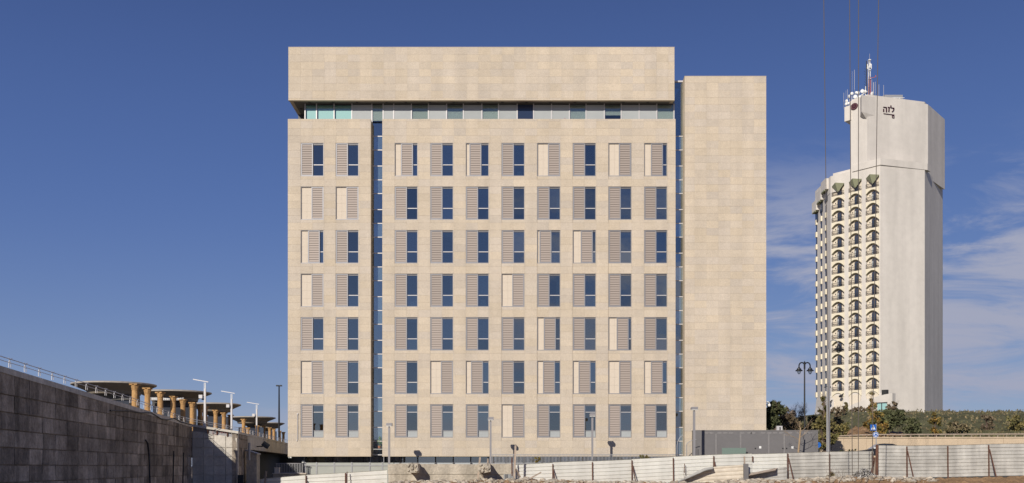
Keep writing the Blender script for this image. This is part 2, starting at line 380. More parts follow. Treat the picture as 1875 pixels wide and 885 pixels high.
# thin pale metal edges that catch the light
tr = MB().box(fx(528) - .01, fx(1235) + .01, YB - .012, YB + .3, fz(183.9), fz(183) - .004)
tr.box(fx(528) - .01, fx(1235) + .01, YB - .012, YB + .3, fz(87) + .004, fz(86.3))
tr.box(fx(527) - .01, fx(679) + .01, YB - .012, YB + .3, zb - .05, zb - .004).box(fx(700) - .01, fx(1237) + .01, YB - .012, YB + .3, zb - .05, zb - .004)
tr.box(fx(1253.5) - .01, fx(1403) + .01, YB - .012, YB + .3, fz(140) + .004, fz(139.4))
bb(tr, 'edge_trim', M['trim'])
# floors, partitions and the inner wall seen through the panes
sl_ = MB()
for i in range(8):
    zz = fz(262 + PITCH * i - 9); sl_.box(fx(528) + .4, fx(1236) - .4, YB + 1.45, YBACK - .4, zz - .2, zz + .15)
bb(sl_, 'floor_slab', M['inside'])
iw = MB().box(fx(530), fx(1234), YB + 5.2, YB + 5.35, fz(835) + .1, fz(192))
for i, x in enumerate(WX_L + WX_M): iw.box(fx(x - 11.5) - .05, fx(x - 11.5) + .05, YB + 1.46, YB + 5.19, fz(830), fz(220))
bb(iw, 'partition', M['inside'])

# --- one window: frame, stone panel, panes, transom, sliding louvred shutter
w_, h_ = WW * PX - .006, WH * PX - .006
def ring(mb, x0, x1, z0, z1, t, y0, y1, tb=None):
    tb = tb or t
    return mb.box(x0, x0 + t, y0, y1, z0, z1).box(x1 - t, x1, y0, y1, z0, z1).box(x0 + t, x1 - t, y0, y1, z0, z0 + tb).box(x0 + t, x1 - t, y0, y1, z1 - t, z1)
fr_m = ring(MB(), 0, w_, -h_, 0, .035, .035, .26, .06).box(.955, .995, .10, .25, -h_ + .06, -.035).box(.995, w_ - .035, .12, .25, -.13, -.035)
fr_m = fr_m.mesh('window', M['alu'])
pn = MB()
for i in range(2):
    for j in range(4):
        a, b = .035 + .46 * i, .035 + .46 * (i + 1); c = -h_ + .06 + (h_ - .095) / 4 * j; d = c + (h_ - .095) / 4
        pn.box(a + .003, b - .003, .13 + .004 * ((i + j) % 2), .20, c + .003, d - .003)
pn_m = pn.mesh('stone_panel', M['panel'])
def pane_mesh(z0, z1, m): return MB().box(.995, w_ - .035, .19, .205, z0, z1).mesh('pane', m)
TR = -.645 * h_
up_m = pane_mesh(TR + .03, -.13, M['glass']); lo_m = pane_mesh(-h_ + .06, TR - .03, M['glass'])
tr_m = MB().box(.995, w_ - .035, .13, .24, TR - .03, TR + .03).mesh('transom', M['alu_light'])
up7 = pane_mesh(-.235 * h_ + .025, -.13, M['glass_low']); md7 = pane_mesh(-.79 * h_ + .025, -.235 * h_ - .025, M['glass_low'])
tr7 = MB().box(.995, w_ - .035, .13, .24, -.235 * h_ - .025, -.235 * h_ + .025).mesh('transom', M['alu_light'])
tb7 = MB().box(.995, w_ - .035, .13, .24, -.79 * h_ - .025, -.79 * h_ + .025).mesh('transom', M['alu'])
sp7 = MB().box(.995, w_ - .035, .17, .23, -h_ + .06, -.79 * h_ - .025).mesh('spandrel', M['spandrel'])
SWD = .99
sh_m = ring(MB(), .02, .02 + SWD, -h_ + .045, -.02, .085, .045, .095).mesh('shutter', M['alu'])
sls = MB(); NS = 13; z_lo, z_hi = -h_ + .135, -.11; ps = (z_hi - z_lo) / NS
for i in range(NS):
    z0 = z_lo + ps * i
    sls.add([(.105, .058, z0 + .012), (.02 + SWD - .085, .058, z0 + .012), (.02 + SWD - .085, .085, z0 + ps * .86), (.105, .085, z0 + ps * .86),
             (.105, .068, z0 + .012), (.02 + SWD - .085, .068, z0 + .012)], [(0, 1, 2, 3), (0, 4, 5, 1)])
sl_m = sls.mesh('slats', M['slat'])
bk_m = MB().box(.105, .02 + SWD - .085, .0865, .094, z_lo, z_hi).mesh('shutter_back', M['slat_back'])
OFF = {  # shutter pushed to the right by so many photograph pixels
 0: [0, 0, 11, 0, 6, 0, 20, 0, 18.5, 12], 1: [20, 20] + [0] * 8, 2: [12.5, 0, 0, 0, 0, 0, 3.5, 14, 0, 0], 3: [20, 0, 0, 0, 0, 20, 0, 0, 0, 0],
 4: [0, 0, 0, 0, 0, 0, 11.5, 0, 14.5, 0], 5: [20, 0, 0, 20, 9, 0, 10, 10, 20, 12], 6: [0, 0, 0, 0, 0, 20, 0, 0, 0, 0]}
RL = ['top', 'second', 'third', 'fourth', 'fifth', 'sixth', 'bottom']
for r in range(7):
    for c, wx in enumerate(WX_L + WX_M):
        w = link('window', fr_m, bld, (fx(wx) + .003 - bld.location.x, 0, fz(WT[r]) - .003))
        link('stone_panel', pn_m, w)
        if r < 6:
            link('pane', up_m, w); link('pane', lo_m, w); link('transom', tr_m, w)
        else:
            link('pane', up7, w); link('pane', md7, w); link('transom', tr7, w); link('transom', tb7, w); link('spandrel', sp7, w)
        dx = OFF[r][c] * PX
        dx = min(dx, w_ - SWD - .04)
        s = link('shutter', sh_m, w, (dx, 0, 0)); 
        o = link('slats', sl_m, w, (dx, 0, 0)); o['kind'] = 'stuff'
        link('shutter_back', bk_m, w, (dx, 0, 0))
        if (r, c) == (4, 9):
            MB().box(1.0, w_ - .04, .225, .235, TR + .03, -.13).build('roller_blind', M['blind_pale'], w)
        q_ = R.random()
        if q_ < .3 and OFF[r][c] < 15:
            cw_ = R.uniform(.08, .28); lowc = R.random() < .5
            MB().box(w_ - .04 - cw_, w_ - .045, .30, .33, -h_ + .08, TR * (1.0 if lowc else .2)).build('curtain', M['panel'], w)
        if (r, c) == (4, 9): pass
        elif R.random() < .4 and r < 6:
            MB().box(1.0, w_ - .04, .225, .235, -.13 - R.uniform(.1, .5), -.13).build('roller_blind', M['blind'], w)

# --- glazed strip under the upper volume
YG = YB + .95
g = bb(MB().box(fx(528) + .31, fx(1235) - .31, YB + .36, YBACK - .31, fz(183) + .02, fz(181)), 'soffit', M['soffit'])
for px in (563.6, 607.6, 652, 706, 741.6, 786, 830, 875, 919.8, 964.5, 1008.8, 1053.5, 1098, 1143, 1188):
    MB().lathe([(.11, fz(183) - .02), (.11, fz(183) + .015)], fx(px), YB + .62, 12).build('downlight', M['alu_dark'], g)
MB().lathe([(.11, fz(183) - .02), (.11, fz(183) + .015)], X(551, YB + 2.2), YB + 2.2, 12).build('downlight', M['alu_dark'], g)
sx = [558.6, 579.6, 611.7, 644.4, 681, 701.6, 721, 753.4, 784.5, 817.8, 848.5, 882.4, 912.8, 947, 977, 1010, 1042.7, 1073, 1106.6, 1137.5, 1170.3, 1202.6, 1234]
kd = 'TTTLMLLMLDLMLNLLMLWLLM'
def gx(px): return X(px, YG)
zs0, zs1 = Z(232, YG), fz(183) + .01
for i, k in enumerate(kd):
    a, b = gx(sx[i]) + .045, gx(sx[i + 1]) - .045
    lo = zs0 if i != 4 else Z(224, YG)
    if k == 'T':
        bb(MB().box(a, b, YG + .02, YG + .04, lo, zs1 - .1), 'strip_pane', M['glass_clear'])
        bb(MB().box(a + .12, b, YG + .008, YG + .018, lo, Z(203, YG)), 'strip_panel', M['teal'])  # teal patch paints in the sunlit lower right part of the pane
        bb(MB().box(a, b, YG + .14, YG + .16, lo, zs1 - .1), 'strip_blind', M['teal'])
    elif k == 'L': bb(MB().box(a - .02, b + .02, YG + .01, YG + .04, lo, zs1 - .1), 'strip_panel', M['spandrel'])
    elif k == 'N': bb(MB().box(a, b, YG + .02, YG + .04, lo, zs1 - .1), 'strip_pane', M['navy'])
    else:
        bb(MB().box(a, b, YG + .02, YG + .03, lo, zs1 - .1), 'strip_pane', M['glass_clear'])
        bb(MB().box(a, b, YG + .07, YG + .08, Z(211, YG) if k == 'W' else Z(221, YG), zs1 - .1), 'strip_blind', M['blind'])
for i, p in enumerate(sx):
    bb(MB().box(gx(p) - .045, gx(p) + .045, YG - .03, YG + .06, zs0 if i not in (4, 5) else Z(224, YG), zs1), 'mullion', M['alu_light'])
bb(MB().box(gx(558) - .03, gx(1236), YG - .01, YG + .07, zs1 - .1, zs1), 'head_rail', M['alu_dark'])
bb(MB().box(gx(558) - .04, gx(558), YG + .07, YB + 4, zs0, zs1).box(gx(534), gx(557), YB + 3.6, YB + 3.8, zs0, fz(183)), 'strip_return', M['alu_dark'])
bb(MB().box(fx(527) + .31, fx(678) - .31, YB + .36, YB + 1.4, Z(232, YG) - .4, Z(232, YG) - .05).box(fx(701) + .31, fx(1236) - .31, YB + .36, YB + 1.4, Z(232, YG) - .4, Z(232, YG) - .05), 'ledge', M['soffit'])
# red geraniums on the ledge behind the parapet
fl = MB()
for px in [721, 723, 752, 755, 790, 800, 815, 820, 838, 856] + [R.uniform(880, 1050) for _ in range(34)] + [1090, 1099, 1127, 1186, 1192, 1195]:
    x = fx(px); z = zt + R.uniform(-.02, .10); y = YB + .55 + R.uniform(-.08, .1)
    for k in range(4):
        d = Vector((R.gauss(0, .05), R.gauss(0, .04), R.gauss(0, .03))); s = R.uniform(.04, .07)
        fl.add([(x + d.x - s, y + d.y, z + d.z), (x + d.x, y + d.y - s * .5, z + d.z - s), (x + d.x + s, y + d.y, z + d.z), (x + d.x, y + d.y + s * .3, z + d.z + s)], [(0, 1, 2, 3)])
    fl.bar((x, y, z), (x, y, zt - .7), .015)
fo = fl.build('geraniums', M['red']); tag(fo, 'red geraniums peeping over the parapet below the glazed strip', 'flowers', kind='stuff')

# --- the two glazed slots
def slot(p0, p1, ytop, light):
    a, b = gx(p0), gx(p1)
    y = ytop; pat = [(23, 'S'), (29, 'V'), (2 * PITCH - 52 - PITCH, 'X')]
    segs = []; k = 0
    yy = 250.0
    segs.append((ytop, yy, 'V'))
    while yy < 868:
        for hh, kk in ((25, 'S'), (29.5, 'V'), (25.25, 'X')):
            segs.append((yy, yy + hh, kk)); yy += hh
    n = 0
    for y0, y1, kk in segs:
        z1, z0 = Z(y0, YG), Z(y1, YG)
        if kk == 'X': kk = 'S' if n % 3 == 0 else 'V'; n += 1
        if kk == 'S': bb(MB().box(a + .02, b - .02, YG + .02, YG + .06, z0 + .04, z1), 'slot_panel', M['spandrel']); bb(MB().box(a + .02, b - .02, YG + .004, YG + .014, z0 + .04, z1), 'slot_pane', M['glass_pale'])
        else: bb(MB().box(a + .02, b - .02, YG + .03, YG + .045, z0 + .04, z1), 'slot_pane', M['glass_slot'])
        bb(MB().box(a + .02, b - .02, YG - .02 if kk == 'V' else YG, YG + .07, z0 - .03, z0 + .04), 'slot_bar', M['alu_light'])
    bb(MB().box(a - .04, a + .02, YG - .02, YG + .07, Z(866, YG), Z(ytop, YG)).box(b - .02, b + .04, YG - .02, YG + .07, Z(866, YG), Z(ytop, YG)), 'slot_frame', M['alu'])
slot(678.5, 702.5, 226, 0)
slot(1234.5, 1256, 151, 1)
bb(MB().box(gx(1234), gx(1256), YG - .05, YG + 1.5, Z(151, YG) + .002, Z(148, YG)), 'slot_cap', M['alu_light'])
# --- ground floor set back under the walls
YF = YB + 1.6
gmb = [527, 560, 596, 636, 668, 700, 741, 765, 797.5, 830, 862, 894, 927, 960, 993, 1026, 1058, 1091, 1124, 1157, 1190, 1236]
for i in range(1, len(gmb) - 1):
    bb(MB().box(X(gmb[i], YF) + .05, X(gmb[i + 1], YF) - .05, YF + .02, YF + .05, 0.2, zb - .06), 'ground_pane', M['glass_low'])
    bb(MB().box(X(gmb[i], YF) - .05, X(gmb[i], YF) + .05, YF - .03, YF + .08, 0, zb - .06), 'ground_mullion', M['alu_dark'])
bb(MB().box(fx(527) + .31, fx(678.9) - .31, YB + .36, YBACK - .4, zb + .02, zb + .12).box(fx(700) + .31, fx(1237) - .31, YB + .36, YBACK - .4, zb + .02, zb + .12).box(fx(678.9) - .3, fx(700) + .3, YG + .3, YBACK - .4, zb + .02, zb + .12), 'undercroft_ceiling', M['soffit'])
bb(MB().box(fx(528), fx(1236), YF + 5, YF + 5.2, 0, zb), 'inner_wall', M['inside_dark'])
bb(MB().box(fx(500), fx(1253), YB - 4.2, YF + 5, .004, .25), 'plinth', M['barrier'])
bb(MB().box(X(560, YF) - .1, X(560, YF) + .1, YF, YF + 6, .25, zb), 'end_wall', M['inside_dark'])
# roof railing on the stair core and the two rails beside it
rr = MB()
zr = fz(140)
for y in (135.2, 137.6): rr.tube([(fx(1268), YB + 1.2, fz(y)), (fx(1382), YB + 1.2, fz(y))], .025, 6)
for px in (1270, 1297, 1325, 1352, 1380): rr.tube([(fx(px), YB + 1.2, zr - .3), (fx(px), YB + 1.2, fz(135.2))], .022, 6)
for px, s in ((1268, 1), (1382, -1)): rr.bar((fx(px), YB + 1.2, fz(135.5)), (fx(px), YB + 2.6, fz(135.5)), .04)
for y in (142, 144.5): rr.tube([(fx(1236), YB + 1.3, fz(y)), (fx(1253), YB + 1.3, fz(y))], .022, 6)
bb(rr, 'roof_railing', M['steel'])
bb(MB().tube([(fx(545), YB - .05, fz(805)), (fx(545), YB - .05, fz(760))], .03, 8).box(fx(544), fx(546), YB - .08, YB, fz(759.5), fz(757)).box(fx(543), fx(544.6), YB - .06, YB, fz(808), fz(806)), 'wall_rod', M['alu_light'])
# lettering-free globe lamp and flood lights under the left corner
gl_ = bb(MB().tube([(fx(551), YB + .9, zb), (fx(551), YB + .9, Z(843, YB + .9))], .02), 'globe_lamp', M['black'])
gb = MB().lathe([(.02, -.13), (.10, -.09), (.135, 0), (.10, .09), (.03, .13)], 0, 0, 14).build('globe', M['white'], gl_, True); gb.location = (fx(551), YB + .9, Z(846, YB + .9))
for px in (529.5, 533):
    o = thing('flood_light', 'small white flood light, %s of a pair under the left corner of the office block' % ('left' if px < 531 else 'right'), 'light', (X(px, YB + 1), YB + 1, Z(839.5, YB + 1)), group='flood lights under the office corner')
    MB().lathe([(.03, 0), (.09, .05), (.07, .12), (.02, .14)], 0, 0, 10).build('lamp_housing', M['white'], o, True)
    MB().bar((0, 0, .14), (0, 0, zb - Z(839.5, YB + 1) + .05), .03).build('bracket', M['white'], o)
# things on the window sills
def potted(px, py, lab, h=.5, kindl='leaf_indoor', n=60, w=.22):
    t = thing('potted_plant', lab, 'plant', (fx(px), YB + .5, fz(py)))
    MB().lathe([(.09, 0), (.12, .2), (.13, .21)], 0, 0, 10).build('pot', mat('pot', (.35, .16, .10), .8), t)
    mb = MB()
    for i in range(n):
        mb.tone = R.random(); a = R.uniform(0, 2 * pi); rr_ = R.uniform(.02, w); z = .2 + R.uniform(0, h); s = R.uniform(.03, .06)
        p = Vector((rr_ * math.cos(a), .3 * rr_ * math.sin(a), z)); u = Vector((R.gauss(0, 1), R.gauss(0, 1), R.gauss(0, 1))).normalized() * s; v = u.cross(Vector((.3, 1, .2))).normalized() * s * .6
        mb.add([p - u, p - v, p + u, p + v], [(0, 1, 2, 3)])
    mb.build('leaves', M[kindl], t)
def sillshelf(px, py):
    o = bb(MB().box(fx(px) - .45, fx(px) + .45, YB + .33, YB + .8, fz(py) - .06, fz(py) - .002), 'window_shelf', M['inside'])
for px, py in ((650, 320.5), (756, 401), (947, 320.5), (886, 560), (1066, 322), (1018, 481), (1209, 793), (692, 822), (756, 560), (645, 560), (887, 720)): sillshelf(px, py)
potted(650, 320, 'bushy plant in the top row window of the second column', .35)
potted(757, 400, 'leafy green plant in the second row window right of the slot', .5)
potted(1208, 792, 'tall pale plant in the bottom right window', .8, n=80, w=.16)
potted(693, 821, 'small green plant behind the lowest panes of the left slot', .8, n=50, w=.2)
potted(645, 559, 'sprig plant in the fourth row window beside the left slot', .4, n=40)
for px, py, w, h, lab in ((951, 320, .42, .36, 'grey monitor on the sill of a top row window'), (885, 559, .5, .5, 'white boxes stacked in a fourth row window'),
                         (1017, 480, .28, .62, 'white upright box in a third row window'), (756, 559, .5, .34, 'cardboard box in a fourth row window right of the slot')):
    o = MB().box(-w / 2, w / 2, 0, .25, 0, h * .6).box(-w / 2 + .04, w / 2 - .06, .02, .22, h * .6 + .004, h).build('box', M['white']); o.location = (fx(px), YB + .40, fz(py)); tag(o, lab, 'box')

# ------------------------------------------------------------------ plaza on the left: retaining walls, pillars, canopies, lamps
ax0, am = -13.54, -.118          # plan line of the shaded wall: x = ax0 + am*y
def xa(y): return ax0 + am * y
bx0 = -10.44
def xc(y): return bx0 + am * y
YA = 70.0
def za(y): return E + 3.36 - (y - 53.6) * .028 if y > 53.6 else E + 3.36 + (53.6 - y) * .012
ZC = E + 2.42
# plaza floor
pl = MB().prism([(-90, 20), (xa(20) - .25, 20), (xa(YA) - .25, YA + .2), (xc(YA) - .25, YA + .2), (xc(150) - .25, 150), (-90, 150)], E + 1.32, E + 2.0)
struct(pl, 'plaza', mat('plaza_paving', (.16, .14, .12), .9, noise=(1, .2)))
dA = Vector((am, 1, 0)).normalized(); nA = Vector((1, -am, 0)).normalized()
ra = math.atan2(dA.y, dA.x)
rw = thing('retaining_wall', 'tall shaded concrete retaining wall of formwork panels carrying the plaza', 'wall', (xa(YA), YA, 0))
def panel_obj(pts, nrm, th, m, nm='concrete_panel'):
    """pts: the four corners on the face (bottom-left, bottom-right, top-right, top-left)"""
    c = sum((Vector(p) for p in pts), Vector()) / 4
    mb = MB(); b = [Vector(p) - c + nrm * R.uniform(-.02, .02) for p in pts]; k = [q - nrm * th for q in b]
    mb.add(b + k, [(0, 1, 2, 3), (7, 6, 5, 4), (0, 4, 5, 1), (1, 5, 6, 2), (2, 6, 7, 3), (3, 7, 4, 0)])
    o = mb.build(nm, m, rw); o.location = c - rw.location; return o
G = .022
# long shaded face
y = 22.0
while y < YA - .1:
    y2 = min(y + 1.5, YA); z = -.1
    while z < za(y2) - .25:
        z2 = z + .62
        if z2 > za(y2) - .45: z2 = None
        t0, t1 = (z2, z2) if z2 else (za(y) - .22, za(y2) - .22)
        if not (y2 < 34 and z < 2.0):
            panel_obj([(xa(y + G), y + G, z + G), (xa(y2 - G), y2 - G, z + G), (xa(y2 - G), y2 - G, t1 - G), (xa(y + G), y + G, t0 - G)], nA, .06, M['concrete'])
        if z2 is None: break
        z = z2
    y = y2
bk = MB()
def slab_line(p, q, zp, zq, z0p, z0q, nrm, off, th):
    a = [Vector((p[0], p[1], z0p)), Vector((q[0], q[1], z0q)), Vector((q[0], q[1], zq)), Vector((p[0], p[1], zp))]
    a = [v - nrm * off for v in a]; b = [v - nrm * th for v in a]
    return a + b, [(0, 1, 2, 3), (7, 6, 5, 4), (0, 4, 5, 1), (1, 5, 6, 2), (2, 6, 7, 3), (3, 7, 4, 0)]
def rel(mb, name, m, par):
    o = mb.build(name, m, par); o.location = -par.location; return o
v, f = slab_line((xa(22), 22), (xa(YA), YA), za(22) - .2, za(YA) - .2, 0, 0, nA, .055, .3); bk.add(v, f)
rel(bk, 'wall_core', M['concrete'], rw)
cp = MB(); v, f = slab_line((xa(22), 22), (xa(YA), YA), za(22), za(YA), za(22) - .215, za(YA) - .215, nA, -.03, .4); cp.add(v, f)
# frontal sunlit face
XB0, XB1 = xa(YA), xc(YA)
nB = Vector((0, -1, 0)); zB = lambda x: za(YA) + (ZC - za(YA)) * (x - XB0) / (XB1 - XB0)
xs = [XB0 + .02, XB0 + .78, XB0 + 1.5, XB0 + 2.3, XB1]
for i in range(4):
    z = -.1
    while z < 4.2:
        z2 = z + .62; top = min(zB(xs[i]), zB(xs[i + 1])) - .5
        a0 = a1 = z2
        if z2 > top - .15: a0, a1 = zB(xs[i]) - .45, zB(xs[i + 1]) - .45
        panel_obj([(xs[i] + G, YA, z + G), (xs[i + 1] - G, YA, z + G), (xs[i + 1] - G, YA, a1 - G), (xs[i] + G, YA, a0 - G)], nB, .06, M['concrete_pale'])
        if z2 > top - .15: break
        z = z2
bk = MB(); v, f = slab_line((XB0, YA), (XB1, YA), za(YA) - .45, ZC - .45, 0, 0, nB, .05, .3); bk.add(v, f); rel(bk, 'wall_core', M['concrete_pale'], rw)
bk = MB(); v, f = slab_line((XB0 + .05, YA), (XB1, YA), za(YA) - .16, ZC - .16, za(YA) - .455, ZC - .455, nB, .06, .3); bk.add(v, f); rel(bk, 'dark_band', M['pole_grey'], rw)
v, f = slab_line((XB0, YA), (XB1 + .1, YA), za(YA) - .005, ZC - .005, za(YA) - .165, ZC - .165, nB, -.16, .5); cp.add(v, f)
for fx_ in (.35, .55, .78): rel(MB().box(XB0 + 3.1 * fx_ - .03, XB0 + 3.1 * fx_ + .03, YA - .05, YA + .02, zB(XB0 + 3.1 * fx_) - .47, zB(XB0 + 3.1 * fx_) - .2), 'bracket', M['rust'], rw)
# receding face behind: a few full panels, then a plain band over a dark recess
y = YA
for k in range(3):
    y2 = y + (.9, 1.1, 3.0)[k]; z = -.1
    while z < ZC - .3:
        z2 = min(z + .62, ZC - .17); z2 = ZC - .17 if ZC - .17 - z2 < .3 else z2
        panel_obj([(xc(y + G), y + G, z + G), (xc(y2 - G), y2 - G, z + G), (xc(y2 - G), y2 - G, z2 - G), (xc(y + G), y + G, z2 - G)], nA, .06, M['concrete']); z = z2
    y = y2
YC = y
bk = MB(); v, f = slab_line((xc(YA), YA), (xc(YC), YC), ZC - .16, ZC - .16, 0, 0, nA, .055, .3); bk.add(v, f); rel(bk, 'wall_core', M['concrete'], rw)
v, f = slab_line((xc(YA) , YA), (xc(140), 140), ZC - .01, ZC - .01, ZC - .17, ZC - .17, nA, -.03, .45); cp.add(v, f)
rel(cp, 'coping', M['concrete_pale'], rw)
bd = MB(); v, f = slab_line((xc(YC), YC), (xc(140), 140), ZC - .17, ZC - .17, E + 1.28, E + 1.28, nA, 0.0, .5); bd.add(v, f); rel(bd, 'wall_band', M['concrete_pale'], rw)
for yy in (79, 82.3, 86, 90.5, 96): rel(MB().box(xc(yy) - .02, xc(yy) + .012, yy - .05, yy + .05, E + 1.28, ZC - .18), 'stain_strip', M['panel'], rw)
bd = MB(); v, f = slab_line((xc(YC), YC), (xc(140), 140), E + 1.27, E + 1.27, 0, 0, nA, 1.6, 1.9); bd.add(v, f); rel(bd, 'recess_wall', M['inside_dark'], rw)  # dark colour paints in the shade under the band
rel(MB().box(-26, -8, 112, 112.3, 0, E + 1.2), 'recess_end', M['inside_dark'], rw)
# red spray mark on the sunlit face: a ring and a short number
gr = MB()
def stroke(pts, w=.022):
    for a, b in zip(pts, pts[1:]): gr.bar(a, b, w, .006)
cx, cz = X(394, YA), Z(792.5, YA)
stroke([(cx + .17 * math.cos(t), YA - .012, cz + .15 * math.sin(t)) for t in [2 * pi * i / 18 for i in range(19)]])
gx0 = X(403.5, YA)
def glyph(paths, ox, sc_=.11):
    for p in paths: stroke([(gx0 + ox + a * sc_, YA - .012, cz - .04 + b * sc_) for a, b in p], .018)
five = [[(.8, 1.2), (.1, 1.2), (.1, .65), (.7, .6), (.75, .15), (.1, 0)]]
glyph(five, 0); glyph([[(.1, .6), (.7, .6)], [(.4, .3), (.4, .9)]], .11); glyph(five, .22); glyph([[(.1, .0), (.1, .12)]], .33)
glyph([[(.2, .6), (.7, .9), (.5, 1.2), (.2, 1.0), (.6, .4), (.4, 0), (.1, .2), (.4, .6)]], .37)
rel(gr, 'spray_mark', M['red_paint'], rw)
# hoses and rods hanging on the shaded wall
def onA(px, py, off=.05):
    y = 13.54 / (-(px - 937.5) / F - .118); return (xa(y) + off, y, Z(py, y))
hz = MB().tube([onA(*p) for p in ((200, 752), (238, 753), (255, 756), (275, 756), (285, 762), (293, 767), (305, 769), (318, 766), (330, 773), (345, 777), (349, 777))], .035, 6)
tag(hz.build('hose', M['pipe_dark']), 'sagging black cable along the top of the shaded retaining wall', 'cable')
hz = MB().tube([onA(*p) for p in ((265, 806), (269, 812), (271, 826), (272, 850), (273, 884), (273, 900))], .04, 6)
tag(hz.build('hose', M['pipe_dark']), 'blue black hose hanging down the shaded retaining wall', 'hose')
for px, t, b, d in ((317, 826, 905, 'left'), (335, 829, 905, 'right')):
    tag(MB().tube([onA(px, t), onA(px - 2, b)], .035, 6).build('rod', M['dark']), 'dark upright steel rod against the shaded wall, %s of the two' % d, 'rod', 'rods against the shaded wall')
# railing with curved posts along the parapet
rl = thing('railing', 'low white metal railing with curved posts along the plaza parapet', 'railing', (xa(YA), YA, za(YA)))
ptsA = [(xa(y) - .12, y, za(y)) for y in range(24, 70, 2)] + [(xc(YA) - .3, YA + .3, ZC)] + [(xc(y) - .12, y, ZC) for y in range(72, 140, 4)]
for h, r_ in ((.30, .017), (.17, .013)):
    rel(MB().tube([(x, y, z + h) for x, y, z in ptsA], r_, 5), 'rail', M['alu_light'], rl)
def post_at(x, y, z):
    m_ = MB().tube([(x - .05, y, z), (x - .05, y, z + .2), (x - .04, y + .05, z + .3), (x - .02, y + .18, z + .34)], .015, 5)
    m_.tube([(x + .02, y, z), (x + .03, y - .02, z + .12), (x + .0, y - .12, z + .34)], .013, 5)
    rel(m_, 'post', M['alu_light'], rl)
y = 26.0
while y < 110:
    if y < 69: post_at(xa(y) - .1, y, za(y))
    elif y > 71: post_at(xc(y) - .1, y, ZC)
    y += 1.55 if y < 80 else 2.4
for k in range(1, 4): post_at(XB0 + 3.1 * k / 4, YA + .15 , zB(XB0 + 3.1 * k / 4))
# sandstone pillars with flared capitals
pil_px = [247, 270, 293.5, 317, 335, 352, 366.5, 375.5, 395, 410, 422, 446, 454, 471, 483, 494, 501.5, 512, 519]
pil0 = None
for i, px in enumerate(pil_px):
    y = 14.24 / (-(px - 937.5) / F - .118)
    lab = '%s sandstone pillar from the left along the plaza parapet' % ORD[i]
    zt_ = {12: 3.9, 13: 4.4}.get(i, 4.62)
    if pil0 is None:
        t = thing('stone_pillar', lab, 'pillar', group='sandstone pillars on the plaza'); pil0 = t
        a = MB()
        for k, (z0, z1, r0, r1) in enumerate(((-2.6, -1.9, .235, .225), (-1.895, -1.2, .225, .2), (-1.195, -.34, .198, .188))):
            a.lathe([(r0, z0), (r0 * .985, (z0 + z1) / 2), (r1, z1 - .01), (r1 - .015, z1)], 0, 0, 12)
        a.build('shaft', M['sandstone'], t)
        c = MB().lathe([(.195, -.37), (.215, -.34), (.215, -.31), (.185, -.29)], 0, 0, 10)
        c.prism([(r_ * math.cos(q), r_ * math.sin(q)) for r_, q in [(.20, pi / 4 * j + pi / 8) for j in range(8)]], -.30, -.28)
        lo = [(.215 * math.cos(pi / 4 * j + pi / 8), .215 * math.sin(pi / 4 * j + pi / 8), -.28) for j in range(8)]
        hi = [(.262 * math.cos(pi / 4 * j + pi / 8), .262 * math.sin(pi / 4 * j + pi / 8), -.075) for j in range(8)]
        c.add(lo + hi, [(j, (j + 1) % 8, 8 + (j + 1) % 8, 8 + j) for j in range(8)] + [tuple(range(8, 16))])
        for sx_, sy_ in ((1, 1), (1, -1), (-1, 1), (-1, -1)): c.box(*sorted((sx_ * .06, sx_ * .26)), *sorted((sy_ * .06, sy_ * .26)), -.08, -.03)
        c.box(-.27, .27, -.27, .27, -.03, 0)
        c.build('capital', M['sandstone'], t)
    else:
        t = copy_tree(pil0); t['label'] = lab
    t.scale = (.86, .86, 1); t.location = (-14.24 + am * y, y, E + zt_); t.rotation_euler[2] = R.uniform(-.25, .25)
